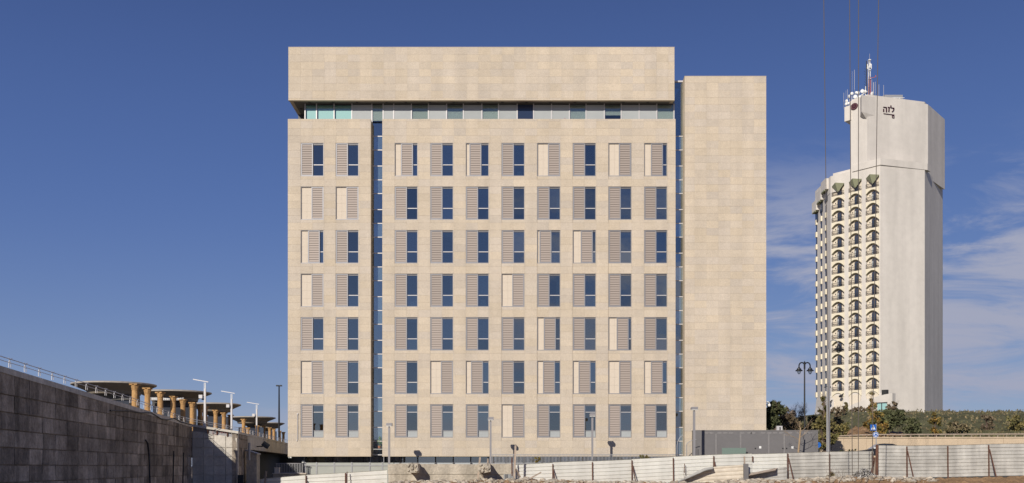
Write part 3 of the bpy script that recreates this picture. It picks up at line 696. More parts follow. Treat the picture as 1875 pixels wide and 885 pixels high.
# mushroom canopies
can = [(209, 66, 5.22, 'leftmost, cut by tall pillars'), (320, 75, 5.36, ''), (393, 90, 5.4, ''), (462, 112, 5.3, ''), (490, 135, 5.67, '')]
nm = ['nearest round mushroom canopy at the left end of the plaza', 'widest round mushroom canopy with a lettered band on its stem', 'round mushroom canopy behind the second white lamp', 'round mushroom canopy beside the third white lamp', 'farthest and smallest round mushroom canopy by the dark lamp']
for i, (px, y, z, _) in enumerate(can):
    r_ = [2.6, 2.6, 2.25, 2.5, 2.2][i]
    t = thing('mushroom_canopy', nm[i], 'canopy', (X(px, y), y, E + 2), group='round canopies on the plaza')
    q = z - 2
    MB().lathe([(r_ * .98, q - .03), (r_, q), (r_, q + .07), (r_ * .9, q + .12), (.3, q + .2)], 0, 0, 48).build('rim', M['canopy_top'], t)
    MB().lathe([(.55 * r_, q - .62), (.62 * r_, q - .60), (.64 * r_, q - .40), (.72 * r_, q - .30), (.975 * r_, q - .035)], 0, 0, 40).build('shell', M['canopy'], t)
    if i < 2:
        MB().box(-.62 * r_ / 1.25, .62 * r_ / 1.25, -.9, 1.0, 0, q - .61).build('kiosk', M['kiosk'], t)
        MB().prism([(-.50 * r_, -1.0), (.50 * r_, -1.0), (.50 * r_, 1.0), (-.50 * r_, 1.0)], q - .98, q - .62).build('kiosk_head', M['stem'], t)
    else:
        MB().box(-1.35, 1.0, -.6, .9, 0, q - 1.0).build('kiosk', M['kiosk'], t)
        MB().lathe([(.42, 0), (.40, q - 1.4), (.55, q - .9), (.50 * r_, q - .61)], 0, 0, 20).build('stem', M['stem'], t)
    if i == 1:
        b = MB().box(-.55 * r_, .46 * r_, -1.72, -1.66, q - .62, q - .40); b.build('lettered_band', M['pole_grey'], t)
        b = MB(); x = -.53 * r_
        while x < .44 * r_:
            w = R.uniform(.03, .07)
            if R.random() < .85: b.box(x, x + w, -1.735, -1.722, q - .585 + R.choice([0, 0, .05]), q - .44 - R.choice([0, 0, .05]))
            x += w + R.uniform(.012, .035)
            if R.random() < .12: x += .08
        b.build('band_marks', M['white'], t)
# white T lamps
for i, (px, y, hl, hr, py) in enumerate(((375.3, 70.5, 353.5, 381.5, 698.5), (424, 82, 405, 430, 719.5), (470, 95, 452, 474.5, 739.5))):
    k = y / F; zt_ = Z(py, y)
    t = thing('plaza_lamp', '%s white plaza lamp with a slanting top bar and a flood light' % ['nearest and tallest', 'middle', 'farthest and shortest'][i], 'street lamp', (X(px, y), y, E + 2), group='white lamps on the plaza')
    q = zt_ - E - 2
    MB().box(-.065, .065, -.065, .065, 0, q - .5).build('pole', M['alu_light'], t)
    MB().box(-.06, -.025, -.03, .03, q - .5, q - .1).box(.025, .06, -.03, .03, q - .5, q - .1).build('fork', M['white'], t)
    MB().bar(((hl - px) * k, 0, q + .14), ((hr - px) * k, 0, q - .05), .07, .06).build('lamp_head', M['alu_light'], t)
    fl_ = MB().box(-.36, -.12, -.24, .03, q - 1.18, q - .94).build('flood_light', M['alu_light'], t)
    MB().bar((-.2, 0, q - 1.2), (.05, 0, q - 1.3), .12).build('bracket', M['black'], fl_)
t = thing('dark_lamp', 'slim dark street lamp with twin heads beside the office block corner', 'street lamp', (X(511, 110), 110, E + 2))
q = Z(707, 110) - E - 2
MB().tube([(0, 0, 0), (0, 0, q)], [.12, .07], 8).build('pole', M['black'], t)
for s in (-1, 1): MB().box(*sorted((s * .04, s * .30)), -.15, .15, q - .04, q + .10).build('lamp_head', M['black'], t)
# spot light bracketed to the band, low rough block, pipe, balustrade
t = thing('spot_light', 'black square spot light bracketed to the wall band left of the office block', 'light', (xc(80), 80, Z(818, 80)))
MB().bar((0, 0, 0), (.55, -.1, .02), .08).build('bracket', M['black'], t)
h = MB().box(-.28, .28, -.07, .07, -.2, .2).build('lamp_housing', M['black'], t); h.location = (.75, -.2, .12); h.rotation_euler = (0, .6, .4)
t = thing('stone_block', 'low rough masonry block with a slanting cap below the concrete corner', 'wall', (X(459, 73), 73, 0))
a, b = X(451, 73) - t.location.x, X(470, 73) - t.location.x
MB().prism([(a, 0), (b, 0), (b, Z(832, 73)), (a, Z(826, 73))], .0, .9, 'y').build('masonry', M['barrier'], t)
MB().prism([(a - .05, Z(826, 73) + .004), (b + .06, Z(832.5, 73)), (b + .06, Z(830.5, 73)), (a - .05, Z(823.5, 73))], -.08, 1.0, 'y').build('cap', M['pole_grey'], t)
tag(MB().tube([P(456, 843, 72.5), P(456.5, 811, 72.5)], .09, 8).build('pipe', M['steel']), 'upright pale pipe in front of the concrete corner', 'pipe')
tag(MB().box(*sorted((X(435.5, YA - .3), X(446, YA - .3))), YA - .35, YA - .2, 0, Z(870, YA - .3)).build('opening_cover', M['dark']), 'dark square cover low against the concrete corner', 'panel')
bal = thing('balustrade', 'dark metal balustrade of upright bars at the left end of the terrace', 'railing', (X(505, 80.5), 80.5, .2))
yb_ = 80.5
for py in (848.8, 865.5): rel(MB().box(X(505, yb_), X(560, yb_), yb_ - .025, yb_ + .025, Z(py, yb_) - .025, Z(py, yb_) + .025), 'rail', M['pole_grey'], bal)
for k in range(19):
    px = 506 + k * 3.0; rel(MB().box(X(px, yb_) - .02, X(px, yb_) + .02, yb_ - .015, yb_ + .015, Z(866, yb_), Z(848.8, yb_)), 'bar', M['steel'], bal)
tag(MB().box(X(503, 80), X(511, 80), 79.9, 80.4, .2, Z(857, 80)).box(X(502.6, 80), X(511.4, 80), 79.85, 80.45, Z(857, 80) + .004, Z(856, 80)).build('stone_pier', M['panel']), 'short cream stone pier at the balustrade end', 'pier')
tl = thing('terrace_wall', 'low pale stone terrace edge under the balustrade', 'wall', (X(505, 79.8), 79.8, 0))
rel(MB().box(X(500, 79.8), X(560, 79.8), 79.8, 80.2, 0, Z(868, 79.8)), 'wall_body', M['barrier'], tl)
rel(MB().box(X(499, 79.8), X(561, 79.8), 79.7, 80.3, Z(868, 79.8) + .003, Z(866.5, 79.8)), 'coping', M['panel'], tl)

# ------------------------------------------------------------------ terrace rails in front of the office
t = thing('glass_balustrade', 'glass terrace balustrade with grey posts below the office block', 'railing', (X(635, 81), 81, 0))
yq = 81.0; gp = [559, 579.6, 612, 644, 677, 700, 722]
for i in range(len(gp) - 1):
    rel(MB().box(X(gp[i], yq) + .05, X(gp[i + 1], yq) - .05, yq, yq + .02, 0.2, Z(847.5, yq)), 'glass_panel', M['frosted'], t)
    rel(MB().box(X(gp[i], yq) - .05, X(gp[i], yq) + .05, yq - .04, yq + .06, 0, Z(846.7, yq)), 'post', M['steel'], t)
    rel(MB().box(X(gp[i], yq) + .05, X(gp[i + 1], yq) - .05, yq - .05, yq - .006, Z(853.3, yq), Z(852, yq)), 'hand_rail', M['steel'], t)
rel(MB().box(X(559, yq), X(722, yq), yq + .5, yq + .6, .2, Z(856, yq)), 'parapet', M['spandrel'], t)
lg = thing('bar_fence', 'long fence of thin grey upright bars under the office block', 'fence', (X(1070, 80.2), 80.2, 0))
yq = 80.2
for py in (832.4, 849): rel(MB().box(X(901, yq), X(1237, yq), yq - .02, yq + .02, Z(py, yq) - .02, Z(py, yq) + .02), 'rail', M['steel'], lg)
bar_m = MB().box(-.018, .018, -.018, .018, 0, Z(832.4, yq) - .3).mesh('bar', M['steel'])
k = 902.0
while k < 1237:
    link('bar', bar_m, lg, (X(k, yq) - lg.location.x, 0, .3)); k += 2.55
kb = thing('terrace_parapet', 'long low pale parapet strip behind the concrete barrier', 'wall', (X(830, 81.5), 81.5, 0))
rel(MB().box(X(722, 81.5), X(1237, 81.5), 81.5, 81.8, 0, Z(847.6, 81.5)), 'wall_body', M['spandrel'], kb)
for px in (732, 764, 797, 830, 862, 894, 926, 959, 992): rel(MB().box(X(px, 81.4) - .05, X(px, 81.4) + .05, 81.3, 81.49, .2, Z(846.5, 81.4)), 'stud', M['alu_dark'], kb)
# arched hand rails at the stair foot
for i, (c0, c1, ytop, yend) in enumerate(((1240, 1251, 799, 862), (1257, 1275, 807, 862))):
    t = thing('arched_rail', ['small grey arched hand rail in front of the glazed slot', 'wider grey arched hand rail with upright bars before the stair core'][i], 'railing', (X(c0, 82.5), 82.5, 0), group='arched hand rails')
    x0, x1 = 0, X(c1, 82.5) - X(c0, 82.5); zt_ = Z(ytop, 82.5)
    if i == 0: pts = [(0, 0, .25), (0, 0, zt_ - .75), (.05, 0, zt_ - .45), (.2, 0, zt_ - .12), (x1, 0, zt_ + .1)]
    else: pts = [(0, 0, .25), (0, 0, zt_ - .3), (.12, 0, zt_ - .15), (.4, 0, zt_), (x1, 0, zt_ + .1)]
    MB().tube(pts, .03, 6).build('hand_rail', M['steel'], t)
    for k in range(1, 3 if i == 0 else 7):
        x = x1 * k / (3 if i == 0 else 7); MB().box(x - .01, x + .01, -.01, .01, .25, zt_ - .12 if i else zt_ - .5).build('bar', M['steel'], t)

# ------------------------------------------------------------------ office street lamps
YL = 81.06
for i, (px, py) in enumerate(((712.6, 775), (898.4, 764), (1084.6, 757), (1271, 745.5))):
    y = YL; s = 1.0 if i < 3 else 1.15
    t = thing('street_lamp', ['grey street lamp left of the concrete barrier, by the glazed slot', 'grey street lamp rising behind the concrete barrier', 'grey street lamp behind the white fence', 'grey street lamp beside the grey cabinet'][i], 'street lamp', (X(px, y), y, 0), group='grey street lamps before the office block')
    q = Z(py, y)
    MB().box(-.075 * s, .075 * s, -.075, .075, 0, q - .34).build('pole', M['pole_grey'], t)
    MB().box(-.05, .05, -.05, .05, q - .335, q - .2).build('neck', M['black'], t)
    h = MB().prism([(-.22 * s, q - .19), (.24 * s, q - .21), (.24 * s, q), (-.17 * s, q), (-.22 * s, q - .07)], -.22, .22, 'y').build('lamp_head', M['pole_grey'], t)
    MB().box(-.2 * s, .21 * s, -.2, .2, q - .26, q - .215).build('lens', M['white'], h)

# ------------------------------------------------------------------ hotel tower, far right
HY = 255.0; HX = X(1565, HY)
HA = math.atan2(-.7746, .6325)
hot = thing('hotel_tower', 'tall pale hotel tower with three columns of arched balconies', 'building', (HX, HY, 0), HA)
def hu(px): q = (px - 937.5) / F; return (q * HY - HX) / (.6325 + .7746 * q)
def hY(u): return HY - .7746 * u
def hz_(px, py): return E + (HOR - py) / F * hY(hu(px))
cols_px = [1534.6, 1566.0, 1597.8]
cu = [hu(p) for p in cols_px]
Yc = hY(cu[0]); HP = 23.87 * Yc / F
z0r = E + (HOR - 354.7) * Yc / F          # middle of the top railing
zl = z0r - HP * 15                        # middle of the lowest railing
uC, uK = hu(1521), hu(1612)
bw = 3.5                                  # bay width
ztop = hz_(1545, 317); zbot = 4.0; zlow = zl - .62
wall = MB()
edges = [uC] + [v for c in cu for v in (c - bw / 2, c + bw / 2)] + [uK]
for i in range(0, len(edges), 2): wall.box(edges[i], edges[i + 1], 0, 1.2, zlow, ztop)
for c in cu: wall.box(c - bw / 2, c + bw / 2, 0.002, 1.2, z0r + 3.0 if False else z0r + 2.25, ztop)
wall.box(uC, uK, 0, 1.2, zbot, zlow)
# core behind, left wing and right-hand face
def loc2(px, Y):   # plan point under a photograph column at a depth, in the tower's own axes
    dx, dy = X(px, Y) - HX, Y - HY; return (dx * .6325 - dy * .7746, dx * .7746 + dy * .6325)
cL = (uC, 0); wE = loc2(1495, hY(uC) + 14)
kR = (uK, 0); YK = hY(uK); rd = (.9516 * .6325 - .307 * .7746, .9516 * .7746 + .307 * .6325); rE = (uK + rd[0] * 13, rd[1] * 13)
wall.prism([(uC, 1.2), (uK, 1.2), (uK, .0), rE, (rE[0] - 6, rE[1] + 20), (wE[0] + 8, wE[1] + 16), wE, (uC, 0)], zbot, ztop - .02)
wall.build('tower_wall', M['hotel'], hot)
zst = hz_(1500, 340)
MB().prism([(uC - .3, .2), (uC + 2.4, .2), (uC + 2.4, 3), (wE[0] + 5, wE[1] + 3), (wE[0] - .4, wE[1]), ], ztop - 4.2, ztop + .02).prism([(uC - .05, 1.1), (uK - 1, 1.1), (uK - 1, 3), (uC, 3)], ztop - .1, ztop + .9).build('roof_step', M['hotel'], hot)
wd = Vector((wE[0] - uC, wE[1], 0)); wL = wd.length; wd.normalize(); wn = Vector((-wd.y, wd.x, 0))   # outward of the wing
if wn.x > 0: wn = -wn
# flare of the wing at its foot
def wp(s, o, z): q = Vector((uC, 0, 0)) + wd * s + wn * o; return (q.x, q.y, z)
fl = MB(); zf = [(zl - 1.5, .02), (zl - 4, .25), (zl - 7, .9), (zl - 10, 1.8), (zl - 13, 2.6), (zbot, 3.0)]
vs_ = []
for z, o in zf: vs_ += [wp(0, o * .3, z), wp(wL, o, z), wp(wL + .1, -.5, z), wp(0, -.5, z)]
fs = []
for i in range(len(zf) - 1):
    for j in range(4): fs.append((i * 4 + j, i * 4 + (j + 1) % 4, i * 4 + 4 + (j + 1) % 4, i * 4 + 4 + j))
fs.append((0, 1, 2, 3)); fl.add(vs_, fs); fl.build('flared_foot', M['hotel'], hot)
# wing windows with cream boxes
wrot = math.atan2(wd.y, wd.x)
wm1 = MB().box(-.45, .45, -.10, .1, 0, 1.9).mesh('window', M['kiosk']); wm2 = MB().box(-.5, .5, -.35, .1, -1.35, -.02).mesh('window_box', M['hotel_cream'])
for s_, dz in ((wL * .30, 0), (wL * .62, .2), (wL * .97, .4)):
    for r in range(15):
        p = wp(s_, 0, z0r - 3.4 - HP * r + dz)
        o = link('window', wm1, hot, p); o.rotation_euler[2] = wrot + pi
        b = link('window_box', wm2, o)
# dark stepped loggia at the top of the wing
for k in range(3):
    o = MB().box(-1.1, 1.1, -.25, .2, -2.4, 0).build('loggia', M['kiosk'], hot); o.location = wp(wL * (.28 + .33 * k), 0, z0r + 1.8 - 1.5 * k); o.rotation_euler[2] = wrot + pi
    MB().box(-1.5, 1.5, -1.0, .1, .0, .3).build('loggia_hood', M['hotel_trim'], o)
    MB().box(-2.2, 2.2, -.9, .1, .3, 3.0).build('loggia_block', M['hotel'], o)
# balconies
arc = [(-bw / 2 + bw * i / 12, -.42 - 1.0 * abs(-1 + i / 6) ** 2.0) for i in range(13)]
def arch_prism(y0, y1, dz=0, thick=None):
    mb = MB()
    for (x0, a0), (x1, a1) in zip(arc, arc[1:]):
        t0, t1 = (0, 0) if thick is None else (a0 + thick, a1 + thick)
        mb.prism([(x0, a0 + dz), (x1, a1 + dz), (x1, t1 + dz), (x0, t0 + dz)], y0, y1, 'y')
    return mb
sp_m = arch_prism(-.18, .10).mesh('balcony', M['hotel_cream'])
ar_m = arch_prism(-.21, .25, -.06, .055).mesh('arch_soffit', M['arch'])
sb_m = MB().box(-bw / 2 + .01, bw / 2 - .01, .102, .54, -.25, -.02).mesh('balcony_slab', M['hotel_recess'])
def railing_mesh():
    mb = MB(); hw = bw / 2 - .05
    for z in (.06, 1.0): mb.box(-hw, hw, -.25, -.19, z, z + .08)
    for i in range(13):
        x = -hw + 2 * hw * i / 12; mb.box(x - .028, x + .028, -.225, -.195, .06, 1.0)
    for sx_ in (-1, 1): mb.bar((sx_ * hw * .98, -.21, .95), (sx_ * hw * .55, -.21, .15), .035); mb.bar((sx_ * hw * .55, -.21, .95), (sx_ * hw * .98, -.21, .15), .03)
    return mb.mesh('railing', M['iron'])
ra_m = railing_mesh()
dw = .64
def door_pts(hw, h, s=1.0): return [(-hw, 0), (hw, 0), (hw, h - .3)] + [(hw * math.cos(a), h - .3 + .42 * math.sin(a)) for a in [pi * i / 8 for i in range(1, 8)]] + [(-hw, h - .3)]
dm = MB().prism(door_pts(dw, 2.35), .0, .10, 'y').mesh('balcony_door', M['door_brown'])
dp = MB()
for x0, x1, z0, z1 in ((-.54, -.05, .15, 1.95), (.05, .54, .15, 1.95)): dp.box(x0, x1, -.03, -.004, z0, z1)
dp.prism([(-.58, 2.05), (.58, 2.05), (.5, 2.25), (.2, 2.36), (-.2, 2.36), (-.5, 2.25)], -.03, -.004, 'y')
dp_m = dp.mesh('pane', M['hotel_glass'])
open_m = MB().box(-.02, .60, -.045, -.032, .1, 2.0).mesh('open_leaf', M['dark']); cur_m = MB().box(-.55, -.2, -.05, -.032, .1, 1.9).mesh('curtain', M['spandrel'])
lampm = MB().box(-.09, .09, -.14, 0, 1.5, 1.75).mesh('wall_light', M['iron'])
for ci, c in enumerate(cu):
    MB().box(c - bw / 2 + .002, c + bw / 2 - .002, .56, 1.19, zlow, z0r + 2.3).build('bay_back', M['hotel_recess'], hot)
    for r in range(16):
        zf_ = z0r - .55 - HP * r            # floor level of this balcony
        b = link('balcony', sp_m, hot, (c, 0, zf_))
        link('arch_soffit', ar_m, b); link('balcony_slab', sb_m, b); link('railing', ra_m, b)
        d = link('balcony_door', dm, hot, (c + .12, .46, zf_)); link('pane', dp_m, d)
        q = R.random()
        if q < .22: link('open_leaf', open_m, d)
        elif q < .6: link('curtain', cur_m, d)
        link('wall_light', lampm, d, (-1.15, .1, 0))
    # pointed hood over the top balcony
    zt_ = z0r + 2.35
    h = MB().add([(-bw / 2 - .05, -.05, zt_ - .25), (.1, -1.5, zt_ + .12), (bw / 2 + .05, -.05, zt_ - .1), (.05, -.15, zt_ - 2.1), (.1, -.02, zt_ + .35)], [(0, 1, 3), (1, 2, 3), (1, 0, 4), (2, 1, 4)])
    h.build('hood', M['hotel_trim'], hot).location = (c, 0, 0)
    # tapering panel below the lowest balcony
    zz = zl - .62
    MB().prism([(c - bw / 2, zz - 1.0), (c + bw / 2, zz - 1.0), (c + .35, zz - 7.5), (c - .35, zz - 7.5)], -.10, .1, 'y').build('tapered_panel', M['hotel_recess'], hot)
for i, u in enumerate([(uC + cu[0]) / 2 - bw / 4, (cu[0] + cu[1]) / 2, (cu[1] + cu[2]) / 2, (uK + cu[2]) / 2 + bw / 4]):
    zz = zl - .62
    MB().add([(u - .55, -.02, zz - 1), (u + .55, -.02, zz - 1), (u + 1.9, -.9, zz - 9), (u - 1.9, -.9, zz - 9), (u - .55, .3, zz - 1), (u + .55, .3, zz - 1), (u + 1.9, .3, zz - 9), (u - 1.9, .3, zz - 9)],
             [(0, 1, 2, 3), (4, 0, 3, 7), (1, 5, 6, 2), (4, 5, 1, 0)]).build('buttress', M['hotel'], hot)
# upper tower
uA, uB = hu(1557), hu(1588)
zu = hz_(1584, 178); YB2 = hY(uB)
def rp_(s): return (uB + rd[0] * s, rd[1] * s)
MB().prism([(uA, .01), (uB, .01), rp_(18), (rp_(18)[0] - 3, rp_(18)[1] + 14), (uA + 2, 12)], ztop - 1, zu).build('upper_tower', M['hotel'], hot)
a0 = hu(1547.5)
MB().prism([(a0, -.3), (uA + .3, -.3), (uA + .3, 4), (a0 + .5, 4)], hz_(1552, 222), hz_(1552, 195.5)).add([(a0, -.3, hz_(1552, 222) - .01), (uA + .29, -.3, hz_(1552, 222) - .01), (uA + .29, 4, hz_(1552, 222) - .9), (a0 + .5, 4, hz_(1552, 222) - .9)], [(0, 1, 2, 3)]).build('corner_box', M['hotel'], hot)
uD0, uD1 = hu(1575), hu(1594)
MB().add([(uD0, -.02, hz_(1580, 213)), (uB - .3, -2.0, hz_(1585, 208)), rp_(2.2) + (hz_(1585, 211),), (uB - .2, .0, hz_(1585, 219)),
          (uD0, -.02, zu), (uB - .3, -2.0, zu), rp_(2.2) + (zu,)], [(0, 1, 3), (1, 2, 3), (0, 4, 5, 1), (1, 5, 6, 2), (4, 6, 5)]).build('corner_bay', M['hotel'], hot)
MB().prism([(uA + .1, .3), (uB, .1), rp_(17), (rp_(17)[0] - 3, rp_(17)[1] + 12), (uA + 2, 10)], zu + .003, zu + .5).build('parapet', M['hotel'], hot)
# ledge where the upper part rests on the lower
MB().prism([(uB - 4, -.25), (uK + .2, -.25), (uK + rd[0] * 14, -.25 + rd[1] * 14), (uK + rd[0] * 14 - .4, 2 + rd[1] * 14), (uB - 4, 1)], ztop - .3, ztop + 1.3).build('ledge', M['hotel'], hot)
# emblem and sign letters
em = thing('emblem', 'dark red oval emblem near the top of the hotel tower', 'sign')
em.parent = None
emu = hu(1564.5); ez = hz_(1564.5, 195.3)
def hw_(u, v, z): c_, s_ = math.cos(HA), math.sin(HA); return (HX + u * c_ - v * s_, HY + u * s_ + v * c_, z)
em.location = hw_(emu, -.02, ez); em.rotation_euler[2] = HA
n = 28; oval = lambda rx, rz: [(rx * math.cos(2 * pi * i / n), rz * math.sin(2 * pi * i / n)) for i in range(n)]
MB().prism(oval(1.0, .82), -.16, .0, 'y').build('plate', M['maroon'], em)
g_ = MB(); o1, o2 = oval(.80, .64), oval(.74, .58)
for i in range(n):
    j = (i + 1) % n; g_.prism([o1[i], o1[j], o2[j], o2[i]], -.18, -.162, 'y')
for k in range(4): g_.bar((-.42 + .05 * k, -.175, -.22 + .14 * k), (.40 - .05 * k, -.175, -.14 + .14 * k), .06, .02)
g_.build('lines', M['gold'], em)
sg = thing('hotel_sign', 'dark Hebrew letters with a bar beneath on the hotel tower front', 'sign')
# right-hand face frame: origin at the corner of the upper tower
rA = math.atan2(.307, .9516)
c0 = hw_(uB, 0, 0)
def s_right(px):   # distance along the right-hand face under a photograph column
    q = (px - 937.5) / F; return (q * c0[1] - c0[0]) / (.9516 - .307 * q)
sg.location = (c0[0], c0[1], 0); sg.rotation_euler[2] = rA
def rz_(px, py): return E + (HOR - py) / F * (c0[1] + .307 * s_right(px))
def letters(strokes, px0, px1, py0, py1, nm, w):
    mb = MB()
    for st in strokes:
        for (a, b), (c, d) in zip(st, st[1:]):
            xa_, xb_ = s_right(px0 + (px1 - px0) * a), s_right(px0 + (px1 - px0) * c)
            za_, zb_ = rz_(px0, py1 + (py0 - py1) * b), rz_(px0, py1 + (py0 - py1) * d)
            mb.bar((xa_, -.10, za_), (xb_, -.10, zb_), w, .12)
    return mb.build(nm, M['maroon'], sg)
he = [[(0, 1), (.95, 1), (.95, 0)], [(.12, .62), (.12, 0)]]
za_in = [[(.05, 1), (.95, .92)], [(.55, .95), (.62, .5), (.5, 0)]]
la = [[(.05, 1.35), (.05, .85), (.95, .85), (.9, .45), (.35, 0)]]
mem = [[(.1, 1), (.9, 1), (.9, 0), (.1, 0), (.1, 1)]]
letters(he, 1616.8, 1623, 196.5, 205, 'letter', .30); letters(za_in, 1625, 1629, 196.5, 205, 'letter', .30); letters(la, 1630.5, 1636.5, 196.5, 205, 'letter', .30)
letters([[(0, 0), (1, 0)]], 1617.5, 1637, 208.5, 208.5, 'underline', .16)
letters(mem, 1633, 1637, 212, 216, 'letter', .16)
# low curved annex and its window
an = thing('hotel_annex', 'low pale curved annex wall at the foot of the hotel tower', 'building', (HX, HY, 0), HA)
ap = [(1503, 800), (1512, 783), (1522, 769), (1535, 757), (1550, 746.5), (1565, 739), (1582, 733), (1600, 728), (1620, 722.5), (1634, 720), (1634, 800)]
AV = -2.4
def huv(px): q = (px - 937.5) / F; return (q * (HY + .6325 * AV) - HX - .7746 * AV) / (.6325 + .7746 * q)
def hzv(px, py): return E + (HOR - py) / F * (HY + .6325 * AV - .7746 * huv(px))
MB().prism([(huv(p), hzv(p, q)) for p, q in ap], AV, -1.0, 'y').build('curved_wall', M['hotel'], an)
MB().box(huv(1607), huv(1624), AV - .1, AV - .004, hzv(1615, 756), hzv(1615, 738.5)).build('window', M['teal'], an)
MB().box(huv(1606), huv(1625), AV - .3, AV - .004, hzv(1615, 738.3), hzv(1615, 737)).box(huv(1615) - .1, huv(1615) + .1, AV - .2, AV - .11, hzv(1615, 756), hzv(1615, 738.6)).build('window_frame', M['alu_dark'], an)
MB().box(huv(1613), huv(1622), AV + .3, AV + 1.2, hzv(1615, 724), hzv(1615, 714)).build('roof_unit', M['dark'], an)
for px, py in ((1545, 726), (1525, 738)):
    o = MB().lathe([(.05, -.4), (.4, -.2), (.45, .1), (.1, .35)], 0, 0, 10).box(-.07, .07, .0, 1.5, -.1, .1).build('flood_light', M['black']); o.location = hw_(hu(px), -1.6 if py > 730 else -1.4, hz_(px, py)); o.rotation_euler = (.5, 0, HA)
    tag(o, 'black flood light on the hotel wall, %s of two' % ('upper' if py < 730 else 'lower'), 'light', 'flood lights on the hotel foot')
# masts and aerials on the roof
mt = thing('antenna_mast', 'tall red and white lattice mast on the hotel roof', 'antenna', hw_(hu(1577.5), 3.5, zu))
k = (255) / F
H_ = lambda py: (178 - py) * k * .97 + .3
mb = MB()
for z0, z1, rr_, m_ in ((-.5, H_(170), .34, 'white'), (H_(170), H_(134), .30, 'mast_red'), (H_(134), H_(112), .26, 'white'), (H_(112), H_(100), .18, 'alu_light')):
    mb = MB()
    for a in range(3):
        t0 = 2 * pi * a / 3; mb.bar((rr_ * math.cos(t0), rr_ * math.sin(t0), z0), (rr_ * math.cos(t0), rr_ * math.sin(t0), z1 - .01), .09)
    z = z0; fl_ = 0
    while z < z1 - .5:
        for a in range(3):
            t0, t1 = 2 * pi * a / 3, 2 * pi * (a + 1) / 3; mb.bar((rr_ * math.cos(t0), rr_ * math.sin(t0), z), (rr_ * math.cos(t1), rr_ * math.sin(t1), z + .5), .06)
        z += .5
    mb.build('mast_section', M[m_], mt)
for a in (0.4, 2.5, 4.6): MB().box(-.16, .16, -.08, .08, H_(118), H_(109)).build('panel_antenna', M['white'], mt).location = (.5 * math.cos(a), .5 * math.sin(a), 0)
for py in (103, 122, 138): MB().box(-.32, .32, -.32, .32, H_(py), H_(py) + .14).build('collar', M['white'], mt)
MB().bar((0, 0, H_(137)), (1.55, 0, H_(134)), .08).bar((1.55, 0, H_(134)), (1.55, 0, H_(131)), .14).build('arm', M['mast_red'], mt)
MB().tube([(.05, 0, H_(101)), (.05, 0, H_(90))], .035, 5).build('tip', M['alu_light'], mt)
MB().tube([(-.75, 0, -.5), (-.7, 0, H_(104))], .10, 6).build('cable_bundle', M['dark'], mt)
g_ = MB()
for i in range(9): 
    a = .7 * i; g_.bar((-.9, .2, H_(160 - 5 * i)), (-.9 - .35 * abs(math.sin(a)), .2, H_(157 - 5 * i)), .05)
g_.build('cable_loop', M['dark'], mt)
for i, (px, p0, p1, w) in enumerate(((1545, 188, 170, .09), (1549, 186, 166, .05), (1552, 184, 164, .09), (1564.5, 182, 128, .10), (1560.5, 184, 131, .05), (1589.5, 177, 112, .11), (1591, 178, 125, .10), (1596.3, 178, 146, .09), (1599.5, 178, 151, .16), (1602.7, 179, 150, .09), (1607, 180, 153, .05), (1609.3, 180, 155, .09), (1618, 181, 156, .09))):
    u = hu(px) if px < 1590 else None
    if u is not None: base = hw_(u, 1.5, 0)
    else: s_ = s_right(px); base = (c0[0] + .9516 * s_ - .307 * 1.2, c0[1] + .307 * s_ + .9516 * 1.2, 0)
    yb2 = base[1]; xx = X(px, yb2)
    zb_, zt2 = min(Z(p0, yb2), zu) - 1.0, Z(p1, yb2)
    if px < 1556: zb_ = hz_(1552, 196)
    t = thing('whip_antenna', '%s thin whip aerial from the left on the hotel roof' % ORD[i], 'antenna', (xx, yb2, zb_), group='whip aerials on the hotel roof')
    MB().tube([(0, 0, 0), (0, 0, (zt2 - zb_) * .45)], .05, 5).build('base_tube', M['steel'], t)
    MB().tube([(0, 0, (zt2 - zb_) * .45), (0, 0, zt2 - zb_)], w * .5, 5).build('whip', M['alu_light'], t)
dn = 0
for px, py, r_ in ((1551, 186, .5), (1556, 177, .45), (1560, 172, .4), (1566, 178, .5), (1571, 171, .45), (1579, 168, .5), (1585, 168, .4), (1596, 173, .6), (1550, 191, .4), (1554, 190, .35), (1574, 178, .35), (1568, 170, .35)):
    y = hY(hu(min(px, 1588))) + 1.0
    t = thing('dish_antenna', '%s small white dish aerial from the left on the hotel roof edge' % ORD[dn], 'antenna', (X(px, y), y, Z(py, y)), group='dish aerials on the hotel roof'); dn += 1
    o = MB().lathe([(.06, 0), (r_ * .6, .06), (r_, .2), (r_ * .97, .24)], 0, 0, 12).build('dish', M['white'], t, True); o.rotation_euler = (pi / 2 + R.uniform(-.2, .2), 0, R.uniform(-1.2, .6))
    MB().tube([(0, .1, 0), (0, .1, -max(1.2, Z(py, y) - zu + .6))], .06, 5).build('stand', M['alu_light'], t)
t = thing('roof_frame', 'white pipe frame carrying aerials along the hotel roof edge', 'frame', hw_(hu(1553), 1.0, hz_(1553, 190)))
p1 = Vector(hw_(hu(1584), 1.0, zu + 1.6)) - t.location
MB().tube([(0, 0, .6), p1], .13, 6).build('rail', M['white'], t)
for s_ in (.1, .3, .5, .7, .9): MB().tube([p1 * s_ + Vector((0, 0, .6 * (1 - s_) - 2.0)), p1 * s_ + Vector((0, 0, 1.6))], .09, 5).build('post', M['white'], t)
s_ = s_right(1632)
t = thing('roof_plant', 'grey louvred plant box on the right of the hotel roof', 'roof unit', (c0[0] + .9516 * s_, c0[1] + .307 * s_ + 3, zu))
MB().prism([(-2.2, 0), (3.6, 0), (3.6, 1.9), (-1.0, 1.9), (-2.2, 1.1)], -1, 2.5, 'y').build('casing', M['steel'], t)
